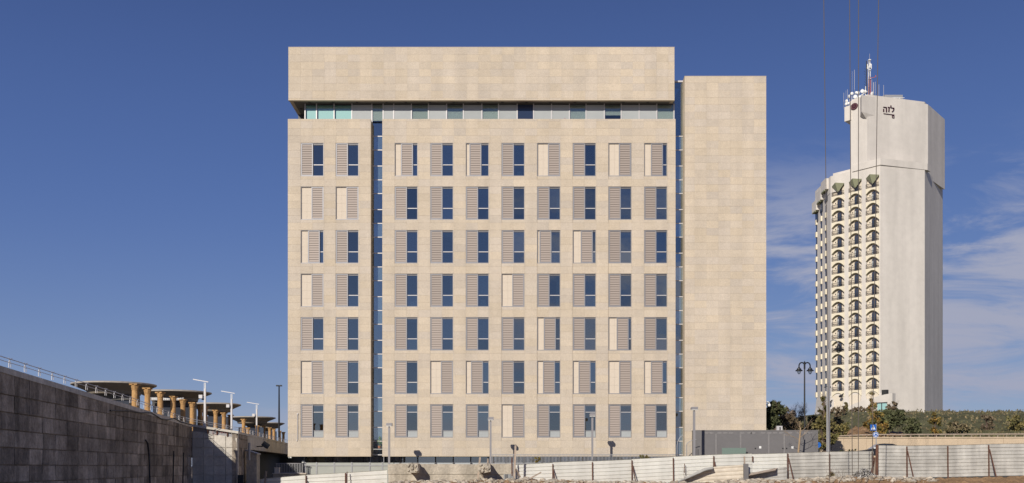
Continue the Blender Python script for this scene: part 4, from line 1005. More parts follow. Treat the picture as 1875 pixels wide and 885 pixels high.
MB().box(-2.8, 3.8, -1.6, -1.4, .9, 1.0).box(-2.8, -2.7, -1.6, -1.4, 0, .9).box(0, .1, -1.6, -1.4, 0, .9).box(2.6, 2.7, -1.6, -1.4, 0, .9).build('rail', M['white'], t)

# ------------------------------------------------------------------ right side: road, roadside wall, hillside
rd_ = MB().prism([(X(1499, 84), 84.5), (150, 84.5), (150, 108.2), (X(1499, 108), 108.2)], .004, E + .70)
struct(rd_, 'road', M['asphalt'])
hs = MB(); nx, ny = 90, 60
hv = []
def hill_h(x, y):
    base = np.interp(y, [108.3, 112, 125, 150, 200, 262, 320, 420], [3.0, 3.5, 5.2, 7.6, 10.6, 12.2, 12.5, 6])
    f = min(1, max(0, (x - (30 + (y - 108) * .12)) / 22)); f = f * f * (3 - 2 * f)
    bump_ = .35 * math.sin(x * .7 + y * .31) * math.sin(y * .43 - x * .2) + .2 * math.sin(x * 1.9 + 1) * math.sin(y * 1.3)
    return E * .35 + (base + E * .65) * f + bump_ * f * min(1, (y - 108) / 6)
for j in range(ny):
    y = 108.3 + (420 - 108.3) * (j / (ny - 1)) ** 1.8
    for i in range(nx):
        x = 24 + 176 * i / (nx - 1) * (1 + .5 * j / ny); hv.append((x, y, hill_h(x, y)))
hs.add(hv, [(j * nx + i, j * nx + i + 1, (j + 1) * nx + i + 1, (j + 1) * nx + i) for j in range(ny - 1) for i in range(nx - 1)])
struct(hs, 'hillside', M['hill'], True)
# bare ochre cutting just above the roadside wall
cu_ = MB(); cv = []
for j in range(8):
    for i in range(26):
        px = 1530 + 5.0 * i; t_ = j / 7; Y_ = 109.2 + 7 * t_
        top = np.interp(px, [1530, 1540, 1550, 1556, 1565, 1575, 1583, 1592, 1605, 1625, 1660], [797, 794, 795, 787, 781, 783, 776, 784, 786, 789, 792])
        py = 799 + (top - 799) * t_; cv.append((X(px, Y_) + R.uniform(-.2, .2), Y_ + .35 * R.uniform(-1, 1), max(Z(py, Y_), hill_h(X(px, Y_), Y_) + .05) + R.uniform(-.12, .12)))
cu_.add(cv, [(j * 26 + i, j * 26 + i + 1, (j + 1) * 26 + i + 1, (j + 1) * 26 + i) for j in range(7) for i in range(25)])
struct(cu_, 'earth_cutting', M['soil'])
t = thing('roadside_wall', 'long pale stone wall holding the hillside behind the road', 'wall', (X(1560, 108), 108, E + .7))
x0 = X(1503, 108)
k = 0
while x0 < 120:
    x1 = x0 + 2.4
    rel(MB().prism([(x0 + .01, .9), (x1 - .01, .9), (x1 - .01, Z(np.interp(x1, [X(1503, 108), X(1650, 108), 120], [801, 799, 799]), 108) - .1), (x0 + .01, Z(np.interp(x0, [X(1503, 108), X(1650, 108), 120], [801, 799, 799]), 108) - .1)], 108 + R.uniform(-.012, .012), 108.5, 'y'), 'wall_section', M['ret_wall'], t); x0 = x1; k += 1
rel(MB().prism([(X(1503, 108), Z(801, 108) - .095), (120, Z(799, 108) - .095), (120, Z(799, 108) + .02), (X(1503, 108), Z(801, 108) + .02)], 107.92, 108.55, 'y'), 'coping', M['ret_wall'], t)
t = thing('guard_rail', 'brown pipe guard rail along the top of the roadside wall', 'railing', (X(1560, 108.6), 108.6, Z(800, 108)))
rel(MB().tube([P(1523, 799, 108.7), P(1560, 797.5, 108.7), P(1600, 796, 108.7), P(1640, 796, 108.7), P(1900, 795, 108.7)], .07, 6), 'rail', M['plank'], t)
for px in range(1523, 1900, 16): rel(MB().box(X(px, 108.75) - .04, X(px, 108.75) + .04, 108.74, 108.82, Z(803, 108), Z(797, 108)), 'post', M['plank'], t)

# ------------------------------------------------------------------ trees and shrubs
def rand_leaves(mb, c, r, n, size, el=1.0, fill=.35):
    """leaf-sized faces spread through an ellipsoid, in uneven clumps"""
    c = np.array(c); r = np.array(r); k = max(4, n // 26)
    u = NR.normal(size=(k, 3)); u /= np.linalg.norm(u, axis=1)[:, None]
    cc = c + u * r * (NR.uniform(fill, 1.0, (k, 1)) ** .6)
    ct = NR.uniform(0, 1, k)
    for i in range(n):
        q = NR.randint(k); p = cc[q] + NR.normal(size=3) * r.mean() * .13
        a = NR.normal(size=3); a /= np.linalg.norm(a); b = np.cross(a, NR.normal(size=3)); b /= np.linalg.norm(b)
        s = size * NR.uniform(.6, 1.35)
        a = a * s * el; b = b * s * .5
        mb.tone = float(np.clip(ct[q] * .7 + NR.uniform(0, .45), .01, 1))
        mb.add([p - a, p - b, p + a, p + b], [(0, 1, 2, 3)])
def branch(mb, p, d, L, r, depth, spread=.6, up=.15):
    n = 4; pts = [Vector(p)]; dd = Vector(d).normalized()
    for i in range(n):
        dd = (dd + Vector((R.gauss(0, .12), R.gauss(0, .12), R.gauss(0, .06) + up * .25))).normalized(); pts.append(pts[-1] + dd * L / n)
    mb.tube(pts, [r * (1 - .6 * i / n) for i in range(n + 1)], 4 if depth < 3 else 6, cap=False)
    if depth <= 0: return
    for k in range(R.choice([3, 4, 4])):
        i = R.choice([2, 3, 4, 4]); a = R.uniform(0, 2 * pi)
        side = Vector((math.cos(a), math.sin(a), R.uniform(-.1, .5))).normalized()
        branch(mb, pts[i], dd * (1 - spread * .5) + side * spread, L * R.uniform(.5, .75), r * .45, depth - 1, spread, up)
def ground_at(x, y):
    if y > 108.4: return hill_h(x, y)
    return E + .70 if (y > 84.5 and x > X(1499, y)) else 0
def tree(name, label, cat, px, pyb, Y, lumps, n, size, leaf, group=None, trunk_r=.16, bark='bark', el=1.0, twigs=0):
    """lumps: crown ellipsoids given by their outline in the photograph (px, py, half width, half height)"""
    x, z = X(px, Y), Z(pyb, Y); t = thing(name, label, cat, (x, Y, z), group=group); k = Y / F
    tb = MB(); top = max(Z(b, Y) for a, b, c, d in lumps) - z
    g0 = min(-.3, ground_at(x, Y) - z - .2)
    tb.tube([(0, 0, g0), (.05, 0, top * .3), (-.04, .05, top * .65), (.02, 0, top)], [trunk_r, trunk_r * .8, trunk_r * .5, trunk_r * .15], 7)
    for a, b, c, d in lumps:
        e = Vector((X(a, Y) - x, R.uniform(-.2, .2), Z(b, Y) - z))
        for q in range(3):
            st = Vector((0, 0, max(.2, e.z * R.uniform(.35, .8)))); en = e + Vector((R.uniform(-1, 1) * c * k * .7, R.uniform(-1, 1) * c * k * .6, R.uniform(-.3, .8) * d * k))
            tb.tube([st, (st + en) / 2 + Vector((0, 0, .1)), en], [trunk_r * .4, trunk_r * .25, trunk_r * .08], 5)
        for q in range(twigs): branch(tb, e + Vector((R.uniform(-1, 1) * c * k * .5, R.uniform(-.5, .5) * c * k, R.uniform(-.7, .2) * d * k)), (R.uniform(-.6, .6), R.uniform(-.5, .5), 1), d * k * .8, .03, 2)
    tb.build('trunk', M[bark], t)
    tot = sum(c * d for a, b, c, d in lumps); mb = MB()
    for a, b, c, d in lumps:
        rand_leaves(mb, (X(a, Y) - x, 0, Z(b, Y) - z), (c * k, max(c * k * .9, .3), d * k), int(n * c * d / tot) + 10, size, el)
    mb.build('crown', M[leaf], t); return t
tree('pine_tree', 'dark pine tree at the right edge of the stone core', 'tree', 1418, 792, 87.2, [(1419, 746, 11, 8), (1414, 758, 14, 9), (1426, 752, 9, 8), (1412, 772, 14, 12)], 1700, .2, 'leaf_pine', el=1.6, twigs=2)
tree('brown_tree', 'bushy brown leafed tree right of the pine, behind the grey cabinet', 'tree', 1436, 792, 89.5, [(1434, 761, 16, 13), (1446, 768, 10, 12), (1430, 776, 18, 10)], 1300, .15, 'leaf_brown', twigs=9)
tree('low_tree', 'olive green low tree left of the black twin lamp', 'tree', 1452, 792, 91, [(1452, 775, 12, 12), (1444, 780, 10, 9), (1462, 780, 11, 9)], 1200, .16, 'leaf_hill', twigs=4)
t = thing('bare_tree', 'bare grey twiggy tree behind the black twin lamp', 'tree', P(1463, 792, 120))
b = MB()
for k in range(6): branch(b, (R.uniform(-.15, .15), 0, 0), (R.uniform(-.5, .5), R.uniform(-.4, .4), 1.2), 1.6, .06, 4, .5, .4)
b.tube([(0, 0, ground_at(t.location.x, 120) - t.location.z - .2), (0, 0, .05)], [.12, .09], 7)
b.build('trunk', M['twig'], t); b = MB(); rand_leaves(b, (.1, 0, 1.6), (1.0, 1.0, 1.5), 260, .10); b.build('crown', M['leaf_brown'], t)
tree('evergreen_tree', 'tall dark green tree with yellowing leaves behind the tall grey pole', 'tree', 1510, 832, 104, [(1509, 735, 4.5, 13), (1508, 757, 11, 12), (1504, 778, 20, 15), (1519, 785, 17, 16), (1508, 805, 22, 16), (1530, 790, 9, 12)], 2700, .16, 'leaf_ever', trunk_r=.2, twigs=5)
tree('autumn_tree', 'slender tree with sparse yellow orange leaves behind the road signs', 'tree', 1599, 799, 110, [(1597, 729, 5, 12), (1598, 750, 9, 13), (1606, 763, 13, 13), (1594, 775, 12, 13), (1610, 780, 14, 12)], 1900, .15, 'leaf_orange', trunk_r=.09, bark='bark_pale', twigs=2)
tree('sapling', 'thin upright conifer sapling on the crest before the hotel annex', 'tree', 1549, 760, 185, [(1549, 752, 5, 8), (1549, 742, 3, 8)], 700, .22, 'leaf_ever')
SH = [('evergreen_shrub', 'dark evergreen shrub at the right edge, above the roadside wall', 1628, 800, 112, [(1626, 775, 16, 18), (1640, 765, 16, 16)], 1700, .18, 'leaf_pine'),
      ('evergreen_shrub', 'dark shrub between the black lamp and the yellowing tree', 1484, 800, 110, [(1482, 780, 12, 14), (1490, 770, 9, 12), (1476, 786, 9, 8)], 1200, .17, 'leaf_pine'),
      ('leafy_shrub', 'yellow flecked shrub in front of the ochre cutting', 1545, 799, 109.5, [(1545, 788, 8, 10), (1537, 790, 8, 9), (1550, 780, 4, 8)], 1000, .15, 'leaf_ever'),
      ('leafy_shrub', 'orange flecked shrub below the road signs', 1612, 799, 109.6, [(1612, 788, 12, 9), (1602, 790, 8, 7)], 900, .15, 'leaf_orange'),
      ('twiggy_shrub', 'bare purplish shrub on the crest left of the sapling', 1532, 764, 180, [(1530, 755, 11, 8), (1540, 752, 8, 8)], 700, .2, 'leaf_brown'),
      ('twiggy_shrub', 'bare purplish shrub on the crest right of the sapling', 1565, 760, 186, [(1562, 752, 9, 6), (1575, 750, 9, 6)], 600, .2, 'leaf_brown'),
      ('twiggy_shrub', 'low brown shrub on the crest left of the slender autumn tree', 1588, 757, 190, [(1587, 751, 9, 5)], 420, .2, 'leaf_brown'),
      ('leafy_shrub', 'low green shrub on the slope right of the yellowing tree', 1533, 782, 135, [(1534, 774, 10, 9), (1527, 778, 8, 8)], 900, .2, 'leaf_hill'),
      ('leafy_shrub', 'green shrub beside the tall grey pole at the wall end', 1521, 812, 105.5, [(1521, 800, 9, 14), (1526, 792, 7, 9)], 900, .16, 'leaf_ever'),
      ('leafy_shrub', 'round dark shrub on the slope below the hotel window', 1622, 764, 150, [(1620, 760, 12, 9), (1634, 758, 10, 8)], 900, .24, 'leaf_pine'),
      ('twiggy_shrub', 'brown bush at the top right beside the hotel window', 1634, 752, 170, [(1634, 744, 8, 12), (1628, 750, 7, 6)], 500, .2, 'leaf_brown')]
for nm_, lab, px, py, Y_, lumps, n, sz, lf in SH:
    tree(nm_, lab, 'shrub', px, py, Y_, lumps, n, sz, lf, trunk_r=.06, bark='twig', twigs=3 if 'twiggy' in nm_ else 1)
for i, (px, py, Y_, w, h) in enumerate(((1668, 798, 112, 15, 19), (1712, 795, 116, 9, 27), (1752, 794, 114, 20, 13), (1806, 792, 118, 12, 22), (1858, 790, 116, 20, 15))):
    tree('evergreen_shrub', '%s shrub of the loose row running on right of the road signs' % ORD[i], 'shrub', px, py, Y_, [(px, py - h * .8, w, h), (px + w * .6, py - h * .5, w * .7, h * .7)], [900, 420, 700, 450, 800][i], .17, ['leaf_pine', 'leaf_orange', 'leaf_hill', 'leaf_brown', 'leaf_ever'][i], trunk_r=.08, bark='twig')
# grass and low scrub over the slope: nobody could count it
mb = MB()
for i in range(9000):
    x = R.uniform(44, 120); y = 109 + 95 * R.random() ** 1.4
    if x / y < .29: continue
    z = hill_h(x, y); 
    s = R.uniform(.10, .34); a = R.uniform(0, pi); mb.tone = R.random()
    p = Vector((x, y, z)); u = Vector((math.cos(a), math.sin(a), 0)) * s * .5; v = Vector((R.gauss(0, .2), R.gauss(0, .2), 1)) * s
    mb.add([p - u, p + u, p + u * .4 + v, p - u * .5 + v * .8], [(0, 1, 2, 3)])
o = mb.build('scrub', M['leaf_hill']); tag(o, 'grass and low scrub covering the slope below the hotel', 'ground cover', kind='stuff')

# ------------------------------------------------------------------ grey cabinet, lamps, poles, signs
YX = 83.5
t = thing('utility_cabinet', 'long low grey metal cabinet with white squares before the stone core', 'cabinet', (X(1385, YX), YX, 0))
zc_ = Z(789, YX)
rel(MB().box(X(1272, YX), X(1498, YX), YX, YX + 1.25, 0, zc_), 'cabinet_body', M['box_grey'], t)
rel(MB().box(X(1271.5, YX), X(1498.5, YX), YX - .03, YX + 1.3, zc_ + .003, zc_ + .05), 'cabinet_top', M['box_pale'], t)
pp = [1274, 1311, 1356, 1407.5, 1436, 1496]
for i in range(5):
    rel(MB().box(X(pp[i] + 2.2, YX), X(pp[i + 1] - 2.2, YX), YX - .022, YX - .002, .3, zc_ - .32), 'door_panel', M['box_grey'], t)
    if i: rel(MB().box(X(pp[i] - 1.6, YX), X(pp[i] + 1.6, YX), YX - .012, YX - .003, .3, zc_ - .25), 'seam_strip', M['box_pale'], t)
pm_ = MB()
for k in range(16):
    px = 1290 + k * 13 + R.uniform(-4, 4); pm_.prism([(X(px, YX) + a, Z(793, YX) + b) for a, b in ((-.2, -.05), (.05, -.08), (.25, -.03), (.18, .06), (-.1, .08))], YX - .014, YX - .003, 'y')
rel(pm_, 'filler_patches', M['box_pale'], t)
for px in (1391.8, 1451): rel(MB().box(X(px - 2, YX), X(px + 2, YX), YX - .035, YX - .024, Z(821.5, YX), Z(817.2, YX)), 'white_square', M['white'], t)
for px in (1382.8, 1433.2, 1440): o = rel(MB().prism([(X(px, YX) + .055 * math.cos(q), Z(821.3, YX) + .055 * math.sin(q)) for q in [2 * pi * j / 10 for j in range(10)]], YX - .06, YX - .003, 'y'), 'lock', M['black'], t)
o = MB().box(X(1322, 82.9), X(1366, 82.9), 82.9, 82.93, .3, Z(820.5, 82.9)).build('green_sheet', M['green_sheet']); tag(o, 'translucent green sheet standing against the grey cabinet', 'sheet')
t = thing('meter_box', 'small pale box with a dark slot on top of the grey cabinet', 'box', (X(1427, 84), 84, zc_ + .05))
MB().box(-.23, .23, -.12, .2, .0, .36).build('casing', M['alu_light'], t); MB().box(-.02, .07, -.14, -.121, .02, .26).build('slot', M['black'], t)
t = thing('black_lamp', 'tall black lamp post with two curled arms and lanterns', 'street lamp', (X(1473.2, 88), 88, 0))
q = Z(662.5, 88); kk = 88 / F
MB().tube([(0, 0, 0), (0, 0, 1.5), (0, 0, q - .6), (0, 0, q - .5)], [.13, .09, .055, .055], 10).lathe([(.075, q - .62), (.08, q - .6), (.08, q - .05), (.05, q), (.02, q + .05)], 0, 0, 10).lathe([(.2, 0), (.2, .8), (.13, .95), (.12, 1.2)], 0, 0, 12).build('post', M['black'], t)
for s in (-1, 1):
    xx = s * 10.2 * kk; r_ = abs(xx) / 2; zz = q - .36
    MB().tube([(xx / 2 - s * r_ * math.cos(a), 0, zz + .28 * math.sin(a)) for a in [pi * i / 10 for i in range(11)]] + [(xx, 0, zz - .15)], .055, 7).build('arm', M['black'], t)
    ln = MB().lathe([(.32, zz - .44), (.30, zz - .39), (.19, zz - .31), (.17, zz - .22), (.11, zz - .20), (.08, zz - .13), (.03, zz - .10)], xx, 0, 14).build('lantern', M['black'], t)
    MB().lathe([(.03, zz - .72), (.12, zz - .64), (.19, zz - .45)], xx, 0, 12).build('lamp_glass', M['glass_lamp'], ln)
t = thing('tall_pole', 'tall weathered grey pole whose curved arm carries a lantern before the hotel', 'street lamp', (X(1517.5, 77.5), 77.5, 0))
kk = 77.5 / F; z_ = lambda py: Z(py, 77.5)
MB().tube([(0, 0, 0), (0, 0, z_(740)), (-.02, 0, z_(640))], [.12, .10, .07], 10).build('pole', M['steel'], t)
MB().tube([(-.02, 0, z_(641))] + [((4.5 + 7.0 * (a - 1)) * kk + 5 * kk, 0, z_(630 - 9 * math.sin(a * pi / 2))) if False else (-.02 + 9.5 * kk * (1 - math.cos(a)), 0, z_(633 - 10 * math.sin(a))) for a in [pi * i / 10 for i in range(10)]], .035, 7).build('arm', M['steel'], t)
ln = MB().lathe([(.42, z_(641.5)), (.38, z_(640.5)), (.2, z_(637.5)), (.15, z_(634)), (.06, z_(631.5))], 18.2 * kk, 0, 14).build('lantern', M['black'], t)
MB().lathe([(.03, z_(647)), (.14, z_(645)), (.24, z_(641.8))], 18.2 * kk, 0, 12).build('lamp_glass', M['glass_lamp'], ln)
t = thing('camera_pole', 'thin grey pole with a small cross arm beside the tall weathered pole', 'pole', (X(1514.3, 79), 79, 0))
q = Z(709, 79)
MB().tube([(0, 0, 0), (0, 0, q)], [.06, .04], 8).build('pole', M['steel'], t)
MB().bar((-.16, 0, q), (.24, 0, q + .02), .05).build('cross_arm', M['black'], t)
for s in (-.17, .24): MB().lathe([(.03, -.06), (.07, -.02), (.05, .06)], 0, 0, 8).build('camera', M['black'], t).location = (s, 0, q)
t = thing('post_lamp', 'small distant lamp on a pale post left of the black twin lamp', 'street lamp', P(1451.5, 792, 150))
q = Z(757, 150) - t.location.z
MB().tube([(0, 0, ground_at(t.location.x, 150) - t.location.z), (0, 0, q)], .09, 8).build('post', M['alu_light'], t); MB().lathe([(.2, q - .2), (.4, q), (.4, q + .25), (.1, q + .5)], 0, 0, 12).build('lamp_head', M['plank'], t)
t = thing('security_camera', 'white dome security camera on the right edge of the stone core', 'camera', (fx(1403), YB + .3, fz(738)))
MB().box(-.16, .06, -.06, .06, -.12, .12).tube([(.06, 0, .02), (.16, 0, .12), (.27, 0, .10), (.33, 0, 0), (.33, 0, -.1)], .035, 8).build('bracket', M['white'], t)
MB().lathe([(.05, -.3), (.11, -.26), (.13, -.18), (.10, -.08), (.04, -.05)], .33, 0, 14).build('dome', M['white'], t, True)
# road signs
t = thing('sign_post', 'grey sign post carrying two small blue road signs', 'post', (X(1604.3, 80), 80, 0))
q = Z(776, 80)
MB().tube([(0, 0, 0), (0, 0, q)], .045, 8).build('pole', M['steel'], t)
sg_ = MB().box(-.23, .23, -.02, .0, -.23, .23).build('square_sign', M['blue'], t); sg_.location = (X(1598.3, 80) - X(1604.3, 80), -.06, Z(783.2, 80))
tri = MB().prism([(-.17, -.15), (.17, -.15), (0, .19)], -.026, -.0205, 'y').build('white_triangle', M['white_sign'], sg_)
fg = MB().prism([(-.022 + .0, .09), (.022, .09), (.03, .115), (0, .135), (-.03, .115)], -.031, -.0265, 'y')
for a, b, w in (((0, .085), (-.005, -.02), .045), ((-.005, -.02), (-.075, -.13), .026), ((-.005, -.02), (.06, -.13), .026), ((0, .06), (-.06, .0), .02), ((0, .06), (.055, .01), .02)): fg.bar((a[0], -.029, a[1]), (b[0], -.029, b[1]), w, .005)
fg.build('walking_figure', M['black'], sg_)
MB().bar((.2, .0, .1), (.28, .05, .1), .04).build('clamp', M['steel'], sg_)
rs = MB().prism([(.225 * math.cos(2 * pi * i / 24), .225 * math.sin(2 * pi * i / 24)) for i in range(24)], -.02, 0, 'y').build('round_sign', M['blue'], t); rs.location = (X(1603, 80) - X(1604.3, 80), -.06, Z(796.3, 80))
rg = MB()
for i in range(24):
    a, b = 2 * pi * i / 24, 2 * pi * (i + 1) / 24; rg.prism([(.225 * math.cos(a), .225 * math.sin(a)), (.225 * math.cos(b), .225 * math.sin(b)), (.205 * math.cos(b), .205 * math.sin(b)), (.205 * math.cos(a), .205 * math.sin(a))], -.025, -.0205, 'y')
rg.build('white_border', M['white_sign'], rs)
ar = MB()
for k in range(3):
    a0 = pi / 2 + 2 * pi * k / 3
    A = [a0 - .25 - 1.2 * j / 6 for j in range(7)]
    for a, b in zip(A, A[1:]): ar.prism([(.15 * math.cos(a), .15 * math.sin(a)), (.15 * math.cos(b), .15 * math.sin(b)), (.095 * math.cos(b), .095 * math.sin(b)), (.095 * math.cos(a), .095 * math.sin(a))], -.025, -.0205, 'y')
    a = A[-1]; ar.prism([(.185 * math.cos(a), .185 * math.sin(a)), (.06 * math.cos(a), .06 * math.sin(a)), (.125 * math.cos(a - .55), .125 * math.sin(a - .55))], -.025, -.0205, 'y')
ar.build('white_arrows', M['white_sign'], rs)
t = thing('road_sign', 'round blue road sign half hidden behind the grey cabinet end', 'sign', (X(1498, 92), 92, E * .5))
MB().tube([(0, .05, 0), (0, .05, Z(810, 92) - E * .5)], .04, 7).build('pole', M['steel'], t)
MB().prism([(.26 * math.cos(2 * pi * i / 20), .26 * math.sin(2 * pi * i / 20) + Z(815, 92) - E * .5) for i in range(20)], -.03, 0, 'y').build('disc', M['blue'], t)
# parked car behind the fence
yc_ = 96; t = thing('parked_car', 'dark parked car showing its roof above the site fence', 'car', (X(1592, yc_), yc_, E + .70))
MB().prism([(-.9, .35), (3.4, .35), (3.5, .8), (3.2, .95), (2.6, .98), (0.1, .95), (-.85, .80)], -.85, .85, 'y').build('body', M['car_dark'], t)
MB().prism([(.05, .955), (2.7, .985), (2.35, 1.30), (1.9, 1.44), (1.1, 1.46), (.72, 1.40)], -.72, .72, 'y').build('cabin', M['car_dark'], t)
MB().prism([(.28, 1.0), (1.2, 1.0), (1.2, 1.36), (.76, 1.34)], -.745, -.725, 'y').prism([(1.28, 1.0), (2.45, 1.02), (2.2, 1.28), (1.28, 1.36)], -.745, -.725, 'y').build('side_window', M['hotel_glass'], t)
MB().add([(.04, -.65, .97), (.70, -.58, 1.40), (.70, .58, 1.40), (.04, .65, .97)], [(0, 1, 2, 3)]).build('windscreen', M['alu_light'], t)
MB().box(.1, .28, -.98, -.80, .98, 1.12).build('mirror', M['white'], t)
for wx_ in (-.2, 2.6):
    for wy in (-.8, .8): MB().prism([(wx_ + .31 * math.cos(2 * pi * i / 16), .31 + .31 * math.sin(2 * pi * i / 16)) for i in range(16)], wy - .1, wy + .1, 'y').build('wheel', M['dark'], t)

# ------------------------------------------------------------------ site fences, concrete barrier, planks, rubble
def sheet_panel(x0, x1, zt0, zt1, zb0, zb1, y, m, par, pitch=.26, nm='fence_panel', lean=0.0):
    """one corrugated sheet between two posts: broad flats and narrow grooves running along it"""
    prof = []; n = max(1, int(round((zt0 - zb0) / pitch)))
    for i in range(n):
        for f, d in ((0, .0), (.72, .0), (.78, .055), (.92, .055)): prof.append(((i + f) / n, d))
    prof.append((1, 0))
    mb = MB(); xs_ = [x0, (x0 + x1) / 2, x1]; k = len(prof); vs_ = []
    for j, x in enumerate(xs_):
        t_ = j / 2
        for f, d in prof:
            a, b = zb0 + (zb1 - zb0) * t_, zt0 + (zt1 - zt0) * t_
            g = 1 - f; vs_.append((x, y + d + lean * (1 - g) + (.012 if j == 1 else 0) * math.sin(f * 9), b + (a - b) * g))
    fs = [(j * k + i, (j + 1) * k + i, (j + 1) * k + i + 1, j * k + i + 1) for j in range(2) for i in range(k - 1)]
    o_ = len(vs_); vs_ += [(x, yy + .05, zz) for x, yy, zz in vs_]
    fs += [tuple(v + o_ for v in f[::-1]) for f in fs]
    fs += [(j * k + k - 1, (j + 1) * k + k - 1, o_ + (j + 1) * k + k - 1, o_ + j * k + k - 1) for j in range(2)]
    mb.add(vs_, fs); return rel(mb, nm, m, par)
def fence(name, label, Y_, pts, mate, posts, h=2.15, post_m='rust', pbot=None):
    """pts: (px, py of the top edge) at every sheet joint"""
    t = thing(name, label, 'fence', (X(pts[0][0], Y_), Y_, 0))
    for (p0, q0), (p1, q1) in zip(pts, pts[1:]):
        z0, z1 = Z(q0, Y_), Z(q1, Y_); dz = R.uniform(-.025, .025)
        sheet_panel(X(p0, Y_) + .01, X(p1, Y_) - .01, z0 + dz, z1 + dz, max(z0 - h, -.1), max(z1 - h, -.1), Y_ + R.uniform(-.02, .02), M[mate], t)
    for i, (px, py, pb) in enumerate(posts):
        rel(MB().bar((X(px, Y_), Y_ - .08, max(-.1, Z(pb, Y_))), (X(px + R.uniform(-.6, .2), Y_), Y_ - .06, Z(py, Y_)), .075), 'post', M[post_m], t)
        if post_m == 'rust' and i % 2 == 0: rel(MB().bar((X(px + 6, Y_), Y_ - .9, max(0, Z(pb + 4, Y_))), (X(px + .5, Y_), Y_ - .13, Z(py + 8, Y_)), .06), 'brace', M[post_m], t)
    return t
fence('site_fence', 'white corrugated site fence stepping up left of the concrete barrier', 74.2, [(390, 890), (438, 884.5), (488, 876), (560, 870), (633, 866), (709, 861)], 'sheet', [(560.5, 871, 900), (633, 866.5, 900)])
fence('site_fence', 'long clean white corrugated site fence right of the concrete barrier', 75.0, [(944, 850.5), (1012, 847), (1085, 844.2), (1157, 841), (1233, 836.8), (1306, 833.2), (1377, 831.2), (1441, 829.4)], 'sheet',
      [(1012, 850, 888), (1085, 846.5, 888), (1157, 843, 888), (1233, 839, 888), (1306.5, 835.5, 888), (1378, 836, 846)])
fence('site_fence', 'weathered grey corrugated site fence under the road signs', 74.6, [(1442.5, 828.6), (1518, 826.8), (1599.5, 825.6)], 'sheet_old', [(1442.5, 831, 884), (1518.5, 832, 880), (1597, 828, 876)], h=2.05)
fence('site_fence', 'whitish dirty corrugated site fence at the far right edge', 73.2, [(1607, 815.5), (1660, 816), (1735, 815), (1810, 813), (1890, 812)], 'sheet_old', [(1660, 818, 880), (1735, 817, 880), (1810, 815, 880)], h=2.28)
# fallen sheets in front
t = thing('fallen_sheet', 'bent cream fence sheet leaning in front of the white fence', 'fence panel', (X(1300, 73.6), 73.6, 0))
yy = 73.6
def quad_sheet(poly, y0, lean, m, par, nm, ribs=5, th=.04):
    """a bent sheet: polygon outline (px, py) from left to right along top then back along the bottom"""
    mb = MB(); n = len(poly[0])
    top, bot = poly; vs_ = []
    for (a, b), (c, d) in zip(top, bot):
        for i in range(ribs * 3 + 1):
            f = i / (ribs * 3); px, py = a + (c - a) * f, b + (d - b) * f
            vs_.append((X(px, y0), y0 + lean * (1 - f) + (.04 if i % 3 == 2 else 0), Z(py, y0)))
    k = ribs * 3 + 1; fs = [(j * k + i, j * k + i + 1, (j + 1) * k + i + 1, (j + 1) * k + i) for j in range(len(top) - 1) for i in range(k - 1)]
    o_ = len(vs_); vs_ += [(x, y + th, z) for x, y, z in vs_]; fs += [tuple(v + o_ for v in f[::-1]) for f in fs] + [(j * k, (j + 1) * k, o_ + (j + 1) * k, o_ + j * k) for j in range(len(top) - 1)]
    mb.add(vs_, fs); return rel(mb, nm, m, par)
quad_sheet(([(1228, 888), (1262, 872), (1290, 857.6), (1306, 855.2), (1335, 853), (1362, 851.2)], [(1229, 890), (1262, 889), (1290, 889), (1306, 889), (1335, 888), (1362, 887)]), yy, .15, M['sheet_cream'], t, 'sheet')
rel(MB().add([P(1228, 890, yy - .5), P(1290, 863, yy - .5), P(1306, 859, yy - .4), P(1306, 855.4, yy + .1), P(1290, 857.8, yy + .1), P(1228, 888, yy + .1)], [(0, 1, 4, 5), (1, 2, 3, 4)]).add([(x, y + .03, z + .03) for x, y, z in (P(1228, 890, yy - .5), P(1290, 863, yy - .5), P(1306, 859, yy - .4), P(1306, 855.4, yy + .1), P(1290, 857.8, yy + .1), P(1228, 888, yy + .1))], [(5, 4, 1, 0), (4, 3, 2, 1)]), 'folded_edge', M['sheet_old'], t)
t = thing('fallen_sheet', 'dirty bent sheet lying low between the grey block and the grey fence', 'fence panel', (X(1400, 73.8), 73.8, 0))
quad_sheet(([(1364, 870), (1385, 866), (1410, 861), (1425, 857), (1441, 855)], [(1364, 886), (1385, 884), (1410, 884), (1425, 884), (1441, 884)]), 73.8, .1, M['sheet_old'], t, 'sheet', 4)
rel(MB().add([P(1366, 873, 73.2), P(1420, 862, 73.2), P(1424, 857.5, 73.95), P(1364, 869.5, 73.95)], [(0, 1, 2, 3)]).add([(x, y, z + .03) for x, y, z in (P(1366, 873, 73.2), P(1420, 862, 73.2), P(1424, 857.5, 73.95), P(1364, 869.5, 73.95))], [(3, 2, 1, 0)]), 'folded_edge', M['plank'], t)
tag(MB().box(X(1362, 73.3), X(1370, 73.3), 73.2, 73.5, Z(886, 73.3), Z(849.5, 73.3)).build('grey_post', M['box_grey']), 'short thick grey post between the two fallen sheets', 'post')
tag(MB().bar(P(1363.2, 850, 73.6), P(1363, 836.2, 73.6), .10).build('stake', M['plank']), 'pale wooden stake behind the short grey post', 'stake')
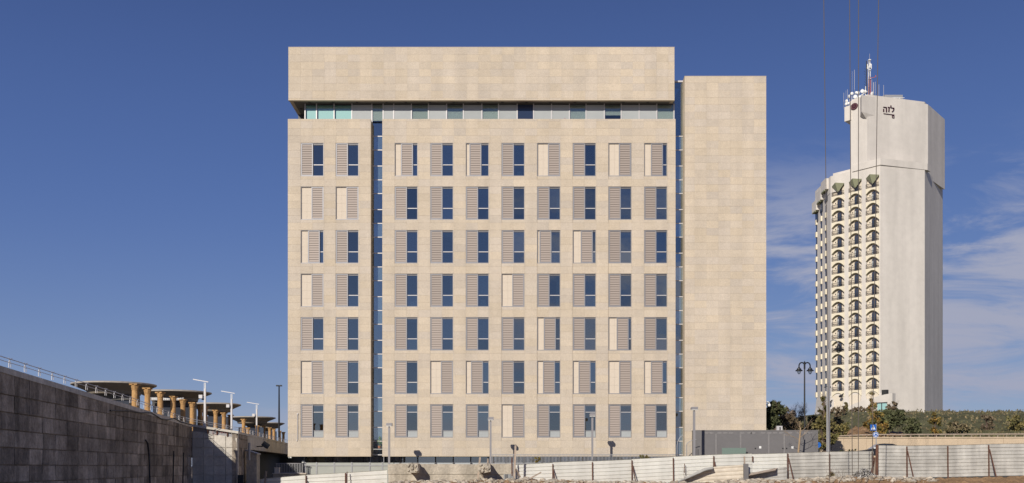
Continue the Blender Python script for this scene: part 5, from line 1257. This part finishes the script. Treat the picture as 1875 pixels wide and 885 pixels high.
# concrete barrier with two broken beam stubs
YK_ = 74.0
t = thing('concrete_barrier', 'long broken concrete barrier with two beam stubs jutting forward', 'barrier', (X(822, YK_), YK_, 0))
br = MB(); tops = [(710, 850.5), (733, 848.8), (760, 849.5), (790, 850), (830, 850), (868, 850.5), (900, 849.6), (936, 849.4)]
for (a, b), (c, d) in zip(tops, tops[1:]):
    br.prism([(X(a, YK_), Z(868.5, YK_)), (X(c, YK_), Z(868.5, YK_)), (X(c, YK_), Z(d, YK_)), (X(a, YK_), Z(b, YK_))], YK_, YK_ + .55, 'y')
rel(br, 'upper_beam', M['barrier'], t)
rel(MB().box(X(711, YK_), X(922, YK_), YK_ + .05, YK_ + .6, 0, Z(868.5, YK_) - .003), 'lower_wall', M['barrier'], t)
def lump(mb, c, r, jit=.25):
    ph = (1 + 5 ** .5) / 2
    vs_ = [(-1, ph, 0), (1, ph, 0), (-1, -ph, 0), (1, -ph, 0), (0, -1, ph), (0, 1, ph), (0, -1, -ph), (0, 1, -ph), (ph, 0, -1), (ph, 0, 1), (-ph, 0, -1), (-ph, 0, 1)]
    fs = [(0, 11, 5), (0, 5, 1), (0, 1, 7), (0, 7, 10), (0, 10, 11), (1, 5, 9), (5, 11, 4), (11, 10, 2), (10, 7, 6), (7, 1, 8), (3, 9, 4), (3, 4, 2), (3, 2, 6), (3, 6, 8), (3, 8, 9), (4, 9, 5), (2, 4, 11), (6, 2, 10), (8, 6, 7), (9, 8, 1)]
    mb.add([tuple(c[i] + v[i] / 1.9 * r[i] * R.uniform(1 - jit, 1 + jit) for i in range(3)) for v in vs_], fs)
for px0, px1, py0, py1, ln_ in ((750, 769, 849.5, 865, 1.5), (878, 898, 850, 864.5, 1.9)):
    b = MB(); n = 5; rings_ = []
    x0_, x1_, z1_, z0_ = X(px0, YK_), X(px1, YK_), Z(py0, YK_), Z(py1, YK_)
    for j in range(n + 1):
        y_ = YK_ - ln_ * j / n; jj = .0 if j == 0 else .05
        rings_ += [(x + R.uniform(-jj, jj), y_, z + R.uniform(-jj, jj)) for x, z in ((x0_, z0_), ((x0_ + x1_) / 2, z0_ - .03), (x1_, z0_), (x1_ + .02, (z0_ + z1_) / 2), (x1_, z1_), ((x0_ + x1_) / 2, z1_ + .02), (x0_, z1_), (x0_ - .02, (z0_ + z1_) / 2))]
    b.add(rings_, [(j * 8 + i, j * 8 + (i + 1) % 8, (j + 1) * 8 + (i + 1) % 8, (j + 1) * 8 + i) for j in range(n) for i in range(8)] + [tuple(n * 8 + i for i in range(8))])
    for k_ in range(16): lump(b, ((x0_ + x1_) / 2 + R.uniform(-.33, .33), YK_ - ln_ - .02, (z0_ + z1_) / 2 + R.uniform(-.25, .25)), [R.uniform(.04, .15)] * 3, .4)
    st = rel(b, 'beam_stub', M['barrier'], t)
    rb = MB()
    for k_ in range(4):
        p = (R.uniform(x0_ + .1, x1_ - .1), YK_ - ln_, R.uniform(z0_ + .1, z1_ - .05)); rb.tube([p, (p[0] + R.uniform(-.1, .1), p[1] - .25, p[2] + R.uniform(-.05, .15))], .012, 5)
    o = rb.build('rebar', M['rust'], st)
    o.location = (0, 0, 0)
# planks and stakes: (px, py) -> (px, py), depth, width
PK = [((874, 888), (879, 837.5), 73.2, .13, 'leaning pale plank left of the right beam stub'), ((893, 860), (893.2, 840), 73.9, .11, 'short pale stake behind the right beam stub'),
      ((941.5, 880), (944, 815.5), 73.4, .13, 'tallest pale plank at the right end of the concrete barrier'), ((937.5, 872), (937.3, 838), 73.9, .09, 'thin dark stake beside the tallest plank'),
      ((944.5, 859), (953, 874), 73.6, .12, 'short slanted board propped against the tallest plank'), ((941, 889), (963, 873), 72.2, .16, 'lower broken board lying on the rubble'),
      ((950, 888), (991, 865), 72.0, .15, 'long pale board slanting up in front of the white fence'), ((880, 866), (889, 882), 73.5, .08, 'small stick below the right beam stub'),
      ((1593, 874), (1602, 838), 73.6, .09, 'rusty bar leaning against the sign post'), ((1599, 878), (1606.5, 826), 73.1, .12, 'grey plank leaning at the gap between the two grey fences'),
      ((1605.3, 872), (1606, 814.5), 73.0, .17, 'thick rusty upright post at the gap between the two grey fences'), ((635.5, 885), (635.6, 864), 73.7, .06, 'thin dark stake in front of the left white fence'),
      ((484, 890), (487.5, 863), 73.5, .12, 'pale wooden stake in front of the left end of the white fence'), ((1253, 866), (1253.4, 849), 74.6, .05, 'thin reddish rod before the white fence')]
for a, b, y_, w, lab in PK:
    tag(MB().bar(P(*a, y_), P(b[0], b[1], y_ + .15), w, w * .6).build('plank' if 'stake' not in lab and 'bar' not in lab else 'stake', M['rust'] if ('rusty' in lab or 'dark' in lab or 'reddish' in lab) else M['plank']), lab, 'plank' if ('plank' in lab or 'board' in lab) else 'stake')
# small bare tree before the cabinet, shrubs over the fence
t = thing('bare_sapling', 'thin bare pale trunk in front of the grey cabinet', 'tree', P(1461.5, 836, 81.8))
b = MB(); k = 81.8 / F
b.tube([(0, 0, -t.location.z), (.02, 0, .4), (.10, 0, 1.2), (.17, 0, 2.0), (.2, .0, 2.3)], [.085, .08, .07, .06, .04], 7)
for st, d, L in (((.17, 0, 1.95), (.7, -.1, .7), .8), ((.18, 0, 2.1), (-.2, .1, 1), .5), ((.12, 0, 1.3), (-1, -.2, .5), .9), ((.13, 0, 1.5), (.8, -.4, .5), .8), ((.16, 0, 1.8), (-.6, -.5, .4), .6)): branch(b, st, d, L, .022, 2, .6)
b.build('trunk', M['bark_pale'], t)
for px, py, Y_, w, h, nm_, lab in ((985, 846, 77.5, 7, 10, 'leaf_orange', 'orange leaved sapling behind the white fence near the tallest plank'), (1180, 838, 77.5, 8, 4, 'leaf_ever', 'small green bush peeping over the white fence'),
                              (1541, 829, 90, 6, 3, 'leaf_pine', 'low dark weed at the foot of the roadside wall'), (1562, 828, 90, 7, 4, 'leaf_pine', 'leafy dark weed right of another at the foot of the roadside wall')):
    tree('weed' if 'weed' in lab else 'small_shrub', lab, 'plant', px, py + 6, Y_, [(px, py - h * .5, w, h), (px + w * .4, py - h * .2, w * .8, h * .6)], 160 if nm_ == 'leaf_orange' else 220, .075, nm_, trunk_r=.02, bark='twig')
t = tree('weed', 'spiky dark weed growing before the grey fence post', 'plant', 1522, 884, 73.6, [(1521, 877, 6, 8), (1524, 871, 3, 5)], 420, .06, 'leaf_hill', trunk_r=.015, bark='twig', el=2.2)
# dirt bank along the front of the fences
bp = [(560, 900), (650, 896), (700, 889), (740, 882), (790, 883), (830, 883), (880, 880.5), (950, 879), (1010, 880.5), (1060, 881.5), (1120, 884.5), (1180, 884), (1240, 886), (1300, 885), (1360, 880), (1440, 881), (1500, 877.5), (1560, 874), (1600, 873), (1636, 877), (1720, 876), (1900, 872)]
bx = [p[0] for p in bp]; by = [p[1] for p in bp]
def bank(px, y_):
    zc = Z(np.interp(px, bx, by), 72.3); f = np.interp(y_, [64, 68, 71, 72.3, 73.2, 75.4], [0, .35, .85, 1, .93, .86])
    return max(.01, zc * f)
bk_ = MB(); nx, ny = 330, 22; bv = []
for j in range(ny):
    y_ = 64 + 11.4 * j / (ny - 1)
    for i in range(nx):
        px = 560 + (1900 - 560) * i / (nx - 1); x = X(px, 72.3)
        w = (math.sin(x * 3.1 + y_ * 1.7) * .05 + math.sin(x * 7.3 - y_ * 3.1) * .035 + R.uniform(-.04, .04)) * (0 if j == 0 else 1)
        bv.append((x, y_, bank(px, y_) + w))
bk_.add(bv, [(j * nx + i, j * nx + i + 1, (j + 1) * nx + i + 1, (j + 1) * nx + i) for j in range(ny - 1) for i in range(nx - 1)])
struct(bk_, 'dirt_bank', M['soil'])
rb = MB()
for i in range(2600):
    px = R.uniform(690, 1700); y_ = R.uniform(70.2, 73.7); r_ = .035 + .16 * R.random() ** 4
    rb.tone = R.random(); lump(rb, (X(px, 72.3), y_, bank(px, y_) + r_ * .35), (r_ * R.uniform(.8, 1.7), r_ * R.uniform(.8, 1.4), r_ * R.uniform(.5, 1)), .35)
o = rb.build('rubble', M['rubble']); tag(o, 'loose stones and broken concrete strewn along the dirt bank', 'rubble', kind='stuff')
db = MB()
for i in range(1100):
    px = 1582 + R.gauss(0, 10); y_ = 72.4 + R.gauss(0, .35); h = max(0, 1 - abs(px - 1582) / 26)
    p = Vector((X(px, 72.3), y_, bank(min(max(px, 560), 1900), y_) + R.uniform(0, .6) * h)); db.tone = R.random()
    u = Vector((R.gauss(0, 1), R.gauss(0, 1), R.gauss(0, 1))).normalized() * R.uniform(.03, .13); v = u.cross(Vector((R.gauss(0, 1), R.gauss(0, 1), R.gauss(0, 1)))).normalized() * R.uniform(.02, .07)
    db.add([p - u, p - v * 1.1, p + u, p + v], [(0, 1, 2), (0, 2, 3)])
o = db.build('debris_heap', M['foil']); tag(o, 'heap of pale torn debris under the road signs', 'debris', kind='stuff')
# thin stalks on the bank
for i, (px, py, q) in enumerate(((1518, 876, 850), (1530, 880, 858), (1253, 884, 852), (1600, 880, 862), (1545, 878, 860))):
    b = MB(); z0 = Z(py, 73.4)
    for k_ in range(3): branch(b, (0, 0, 0), (R.uniform(-.5, .5), R.uniform(-.3, .3), 1), (py - q) * .9 * 73.4 / F * R.uniform(.6, 1), .012, 1, .5)
    t = tag(b.build('dry_stalk', M['twig']), '%s dry bare stalk from the left on the dirt bank' % ORD[[1, 2, 0, 4, 3][i]], 'plant', 'dry stalks on the dirt bank'); t.location = P(px, py, 73.4)
# hanging cables on the right
for i, (top, bot, pyb) in enumerate(((1508.6, 1516.8, 640), (1555.8, 1560.6, 872), (1572, 1571.7, 872), (1608.8, 1596.6, 880))):
    Yk = 66.0; yb_ = pyb
    p0, p1 = Vector(P(top, 0, Yk)), Vector(P(bot, yb_, Yk)); d = (p0 - p1)
    if i == 0: p1 = Vector(P(1519, 884, Yk)); 
    o = MB().tube([p1, p1 + d * .5, p0 + (p0 - Vector(P(bot, yb_, Yk))) * .25], .023, 6).build('cable', M['cable'])
    tag(o, ['leftmost of the four hanging cables, passing left of the hotel tower', 'second hanging cable from the left, crossing the hotel emblem', 'third hanging cable from the left, passing the antenna mast', 'rightmost hanging cable, crossing the hotel sign side'][i], 'cable', 'hanging cables before the hotel')
